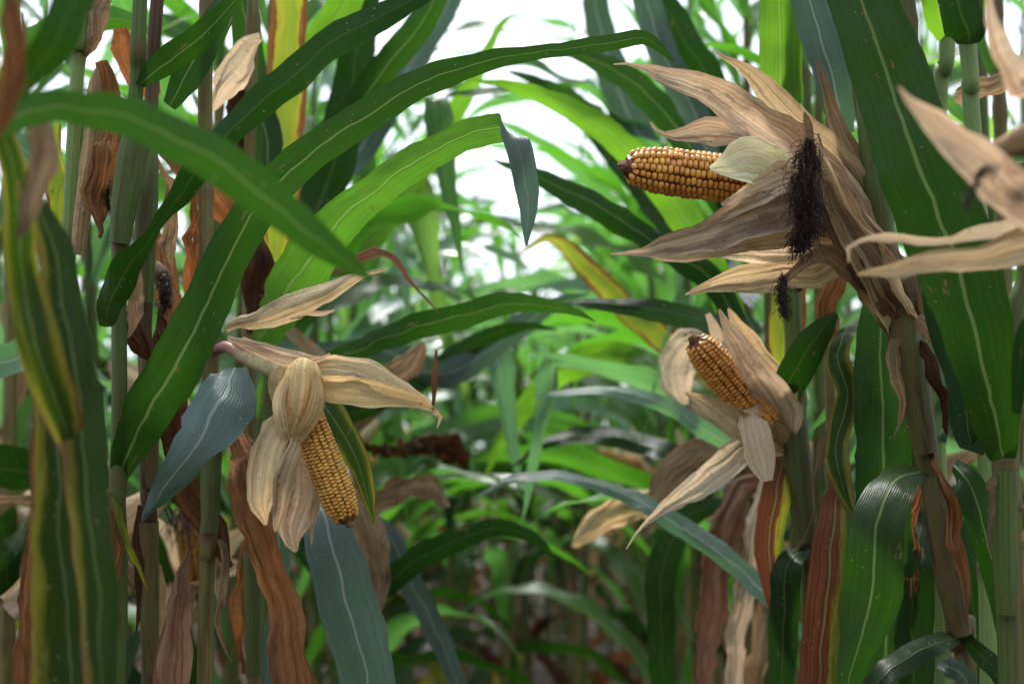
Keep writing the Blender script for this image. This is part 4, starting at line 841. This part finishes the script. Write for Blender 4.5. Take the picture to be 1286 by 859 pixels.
# more blurred arcs over the gap
leaf(P1, [(345, 300, 1.97, 20), (430, 330, 2.2, 40), (500, 250, 2.3, 40), (560, 160, 2.35, 34), (600, 90, 2.35, 20), (630, 30, 2.35, 8), (660, 16, 2.35, 2)], 'leaf_bright', 0)
leaf(P1, [(345, 520, 1.95, 20), (440, 520, 2.1, 34), (540, 470, 2.2, 38), (610, 425, 2.25, 30), (660, 410, 2.25, 14), (700, 415, 2.25, 2)], 'leaf_deep', 30)
leaf(P1, [(345, 240, 1.97, 20), (440, 200, 2.2, 44), (510, 90, 2.3, 44), (560, 10, 2.35, 34), (590, -40, 2.35, 20)], 'leaf_blue', 0)
leaf(P2, [(950, 420, 1.98, 20), (880, 330, 2.2, 44), (800, 220, 2.3, 48), (740, 150, 2.35, 40), (690, 110, 2.35, 22), (640, 90, 2.35, 3)], 'leaf', 0)
leaf(P2, [(950, 380, 1.98, 20), (860, 280, 2.4, 50), (800, 170, 2.5, 54), (760, 60, 2.5, 44), (740, -40, 2.5, 30)], 'leaf_blue', 0)
leaf(P2, [(955, 520, 1.98, 20), (890, 470, 2.3, 36), (800, 400, 2.4, 38), (730, 330, 2.45, 30), (690, 300, 2.45, 14), (650, 320, 2.45, 2)], 'leaf_gold', 0)
leaf(P2, [(985, 640, 1.96, 20), (900, 600, 2.1, 34), (820, 560, 2.2, 36), (740, 545, 2.25, 30), (680, 560, 2.25, 16), (640, 590, 2.25, 2)], 'leaf', 30)

dry(P1, [(345, 560, 1.95, 10), (470, 566, 2.3, 12), (530, 560, 2.6, 30), (572, 566, 2.7, 36), (590, 590, 2.7, 12)], 'dry_dark', 0, crump=.015, pleat=.8)
dry(P1, [(345, 640, 1.95, 10), (430, 650, 2.0, 24), (480, 622, 2.0, 30), (530, 612, 2.02, 30), (560, 640, 2.02, 8)], 'dry_tan', 20, crump=.012, pleat=.6)
dry(P1, [(345, 600, 1.95, 20), (430, 620, 1.9, 26), (460, 660, 1.88, 44), (476, 720, 1.88, 40), (470, 780, 1.88, 10)], 'dry_tan')
dry(P1, [(345, 400, 1.95, 10), (430, 470, 1.9, 26), (480, 480, 1.88, 40), (520, 450, 1.88, 30), (530, 430, 1.88, 8)], 'dry_tan')
dry(P2, [(968, 600, 1.97, 16), (900, 640, 2.1, 26), (840, 628, 2.2, 38), (780, 640, 2.25, 44), (740, 665, 2.25, 30), (720, 690, 2.25, 6)], 'husk')
dry(P2, [(968, 520, 1.97, 16), (920, 450, 1.97, 30), (870, 430, 1.97, 50), (850, 470, 1.97, 56), (856, 510, 1.97, 10)], 'husk_pale')
dry(P2, [(975, 600, 1.9, 16), (930, 620, 1.85, 44), (905, 690, 1.84, 46), (895, 760, 1.84, 40), (885, 840, 1.84, 30), (880, 890, 1.84, 6)], 'dry_red', 0)
dry(P2, [(978, 560, 1.9, 16), (955, 640, 1.83, 30), (940, 720, 1.82, 34), (925, 800, 1.82, 30), (920, 880, 1.82, 30)], 'husk_pink', 0)
dry(P2, [(975, 560, 1.95, 16), (900, 560, 2.05, 30), (850, 585, 2.1, 44), (826, 620, 2.1, 30), (815, 650, 2.1, 6)], 'dry_tan', 0)
leaf(P2, [(975, 640, 1.95, 16), (880, 640, 2.0, 30), (835, 700, 2.0, 44), (830, 800, 2.0, 40), (835, 900, 2.0, 30)], 'leaf_deep', 0)
leaf(P1, [(345, 660, 1.9, 16), (470, 660, 1.95, 30), (520, 740, 1.95, 36), (560, 820, 1.95, 30), (590, 900, 1.95, 20)], 'leaf_blue', 0)
leaf(P1, [(345, 440, 1.95, 16), (480, 440, 2.1, 34), (560, 470, 2.2, 40), (640, 420, 2.3, 40), (700, 380, 2.3, 20), (740, 370, 2.3, 3)], 'leaf_blue', 20)
leaf(P2, [(975, 560, 1.95, 16), (880, 500, 2.3, 40), (780, 450, 2.5, 46), (700, 470, 2.6, 40), (640, 540, 2.6, 24), (610, 600, 2.6, 3)], 'leaf_bright', 0)

# shreds of dead leaf and loose sheath clinging to the near stems
for pl, pts, m in (
    (Cc, [(140, 640, 1.29, 8), (138, 700, 1.28, 20), (146, 770, 1.28, 16), (140, 830, 1.28, 4)], 'dry_brown'),
    (Cc, [(160, 320, 1.30, 8), (172, 350, 1.28, 20), (170, 395, 1.28, 16), (160, 425, 1.28, 3)], 'dry_tan'),
    (Cc, [(136, 150, 1.33, 10), (126, 190, 1.31, 26), (120, 250, 1.31, 24), (126, 300, 1.31, 6)], 'dry_brown'),
    (Dd, [(194, 388, 1.40, 8), (206, 420, 1.38, 26), (200, 465, 1.38, 30), (208, 505, 1.38, 6)], 'dry_dark'),
    (Dd, [(196, 200, 1.42, 8), (212, 240, 1.42, 18), (210, 300, 1.42, 22), (218, 350, 1.42, 4)], 'dry_tan'),
    (Dd, [(176, 640, 1.38, 6), (168, 690, 1.37, 14), (172, 750, 1.37, 10), (168, 800, 1.37, 2)], 'dry_dark'),
    (B, [(80, 300, 1.38, 8), (70, 350, 1.36, 24), (74, 420, 1.36, 28), (66, 500, 1.36, 8)], 'dry_brown'),
    (B, [(84, 480, 1.38, 8), (104, 540, 1.36, 22), (112, 620, 1.36, 24), (106, 700, 1.36, 5)], 'dry_tan'),
    (B, [(100, 66, 1.38, 10), (118, 40, 1.37, 22), (130, -10, 1.37, 24), (134, -50, 1.37, 10)], 'dry_tan'),
    (E, [(256, 250, 1.36, 8), (240, 300, 1.35, 16), (236, 360, 1.35, 20), (248, 420, 1.35, 5)], 'dry_rust'),
    (E, [(272, 676, 1.33, 8), (284, 720, 1.32, 14), (280, 780, 1.32, 12), (288, 830, 1.32, 2)], 'dry_tan'),
    (Fp, [(320, 665, 1.6, 8), (308, 720, 1.58, 22), (300, 790, 1.58, 20), (306, 850, 1.58, 6)], 'dry_brown'),
    (Fp, [(312, 60, 1.62, 10), (300, 110, 1.62, 26), (304, 190, 1.62, 26), (296, 250, 1.62, 6)], 'dry_dark'),
    (G, [(1140, 400, 1.30, 10), (1126, 440, 1.28, 14), (1130, 500, 1.28, 10), (1124, 545, 1.28, 2)], 'dry_tan'),
    (G, [(1166, 572, 1.30, 10), (1184, 600, 1.27, 18), (1196, 660, 1.27, 22), (1212, 730, 1.27, 10), (1214, 770, 1.27, 2)], 'dry_brown'),
    (G, [(1150, 430, 1.29, 8), (1166, 455, 1.27, 16), (1176, 500, 1.27, 18), (1190, 545, 1.27, 3)], 'dry_dark'),
    (Lq, [(1158, 600, 1.44, 10), (1142, 660, 1.42, 18), (1140, 740, 1.42, 20), (1132, 820, 1.42, 5)], 'dry_rust'),
    (Lp, [(1046, 600, 1.6, 8), (1066, 640, 1.55, 22), (1074, 720, 1.55, 24), (1068, 800, 1.55, 8)], 'dry_tan'),
    (K, [(1012, 690, 1.50, 8), (1028, 720, 1.48, 20), (1032, 780, 1.48, 18), (1026, 840, 1.48, 4)], 'dry_brown'),
    (K, [(1000, 380, 1.53, 8), (1016, 340, 1.52, 20), (1028, 300, 1.52, 24), (1024, 250, 1.52, 8)], 'dry_dark'),
    (H, [(1262, 585, 1.19, 10), (1250, 600, 1.18, 12), (1244, 640, 1.18, 10), (1248, 690, 1.18, 2)], 'dry_tan'),
    (I2, [(1180, 300, 1.5, 8), (1198, 350, 1.48, 20), (1206, 430, 1.48, 22), (1216, 500, 1.48, 5)], 'dry_brown')):
    dry(pl, pts, m, RN.uniform(-25, 25), crump=.009, pleat=.5, ragged=.4)

# upper leaves of the near plants, above the picture
rc = random.Random(77)
for pl in (A, B, Cc, Dd, E, Fp, G, H, I1, I2, J, K, Lp, Lq, P1, P2):
    az = rc.uniform(-.5, .5)
    for k, z in enumerate((1.8, 2.02)):
        az += math.pi + rc.uniform(-.5, .5)
        st_ = [c for c in pl.children if c.name.startswith('stalk')][0]
        q = min((v.co for v in st_.data.vertices), key=lambda c: abs(c.z - z))
        local_leaf(pl, rc, z, az, rc.uniform(.5, .7), rc.uniform(.06, .08), R(rc.uniform(55, 70)), R(rc.uniform(-15, 15)), rc.choice(['leaf', 'leaf_deep', 'leaf_bright', 'leaf_blue']), 1.4, 'leaf', (q.x, q.y), rc.uniform(-.5, .5))
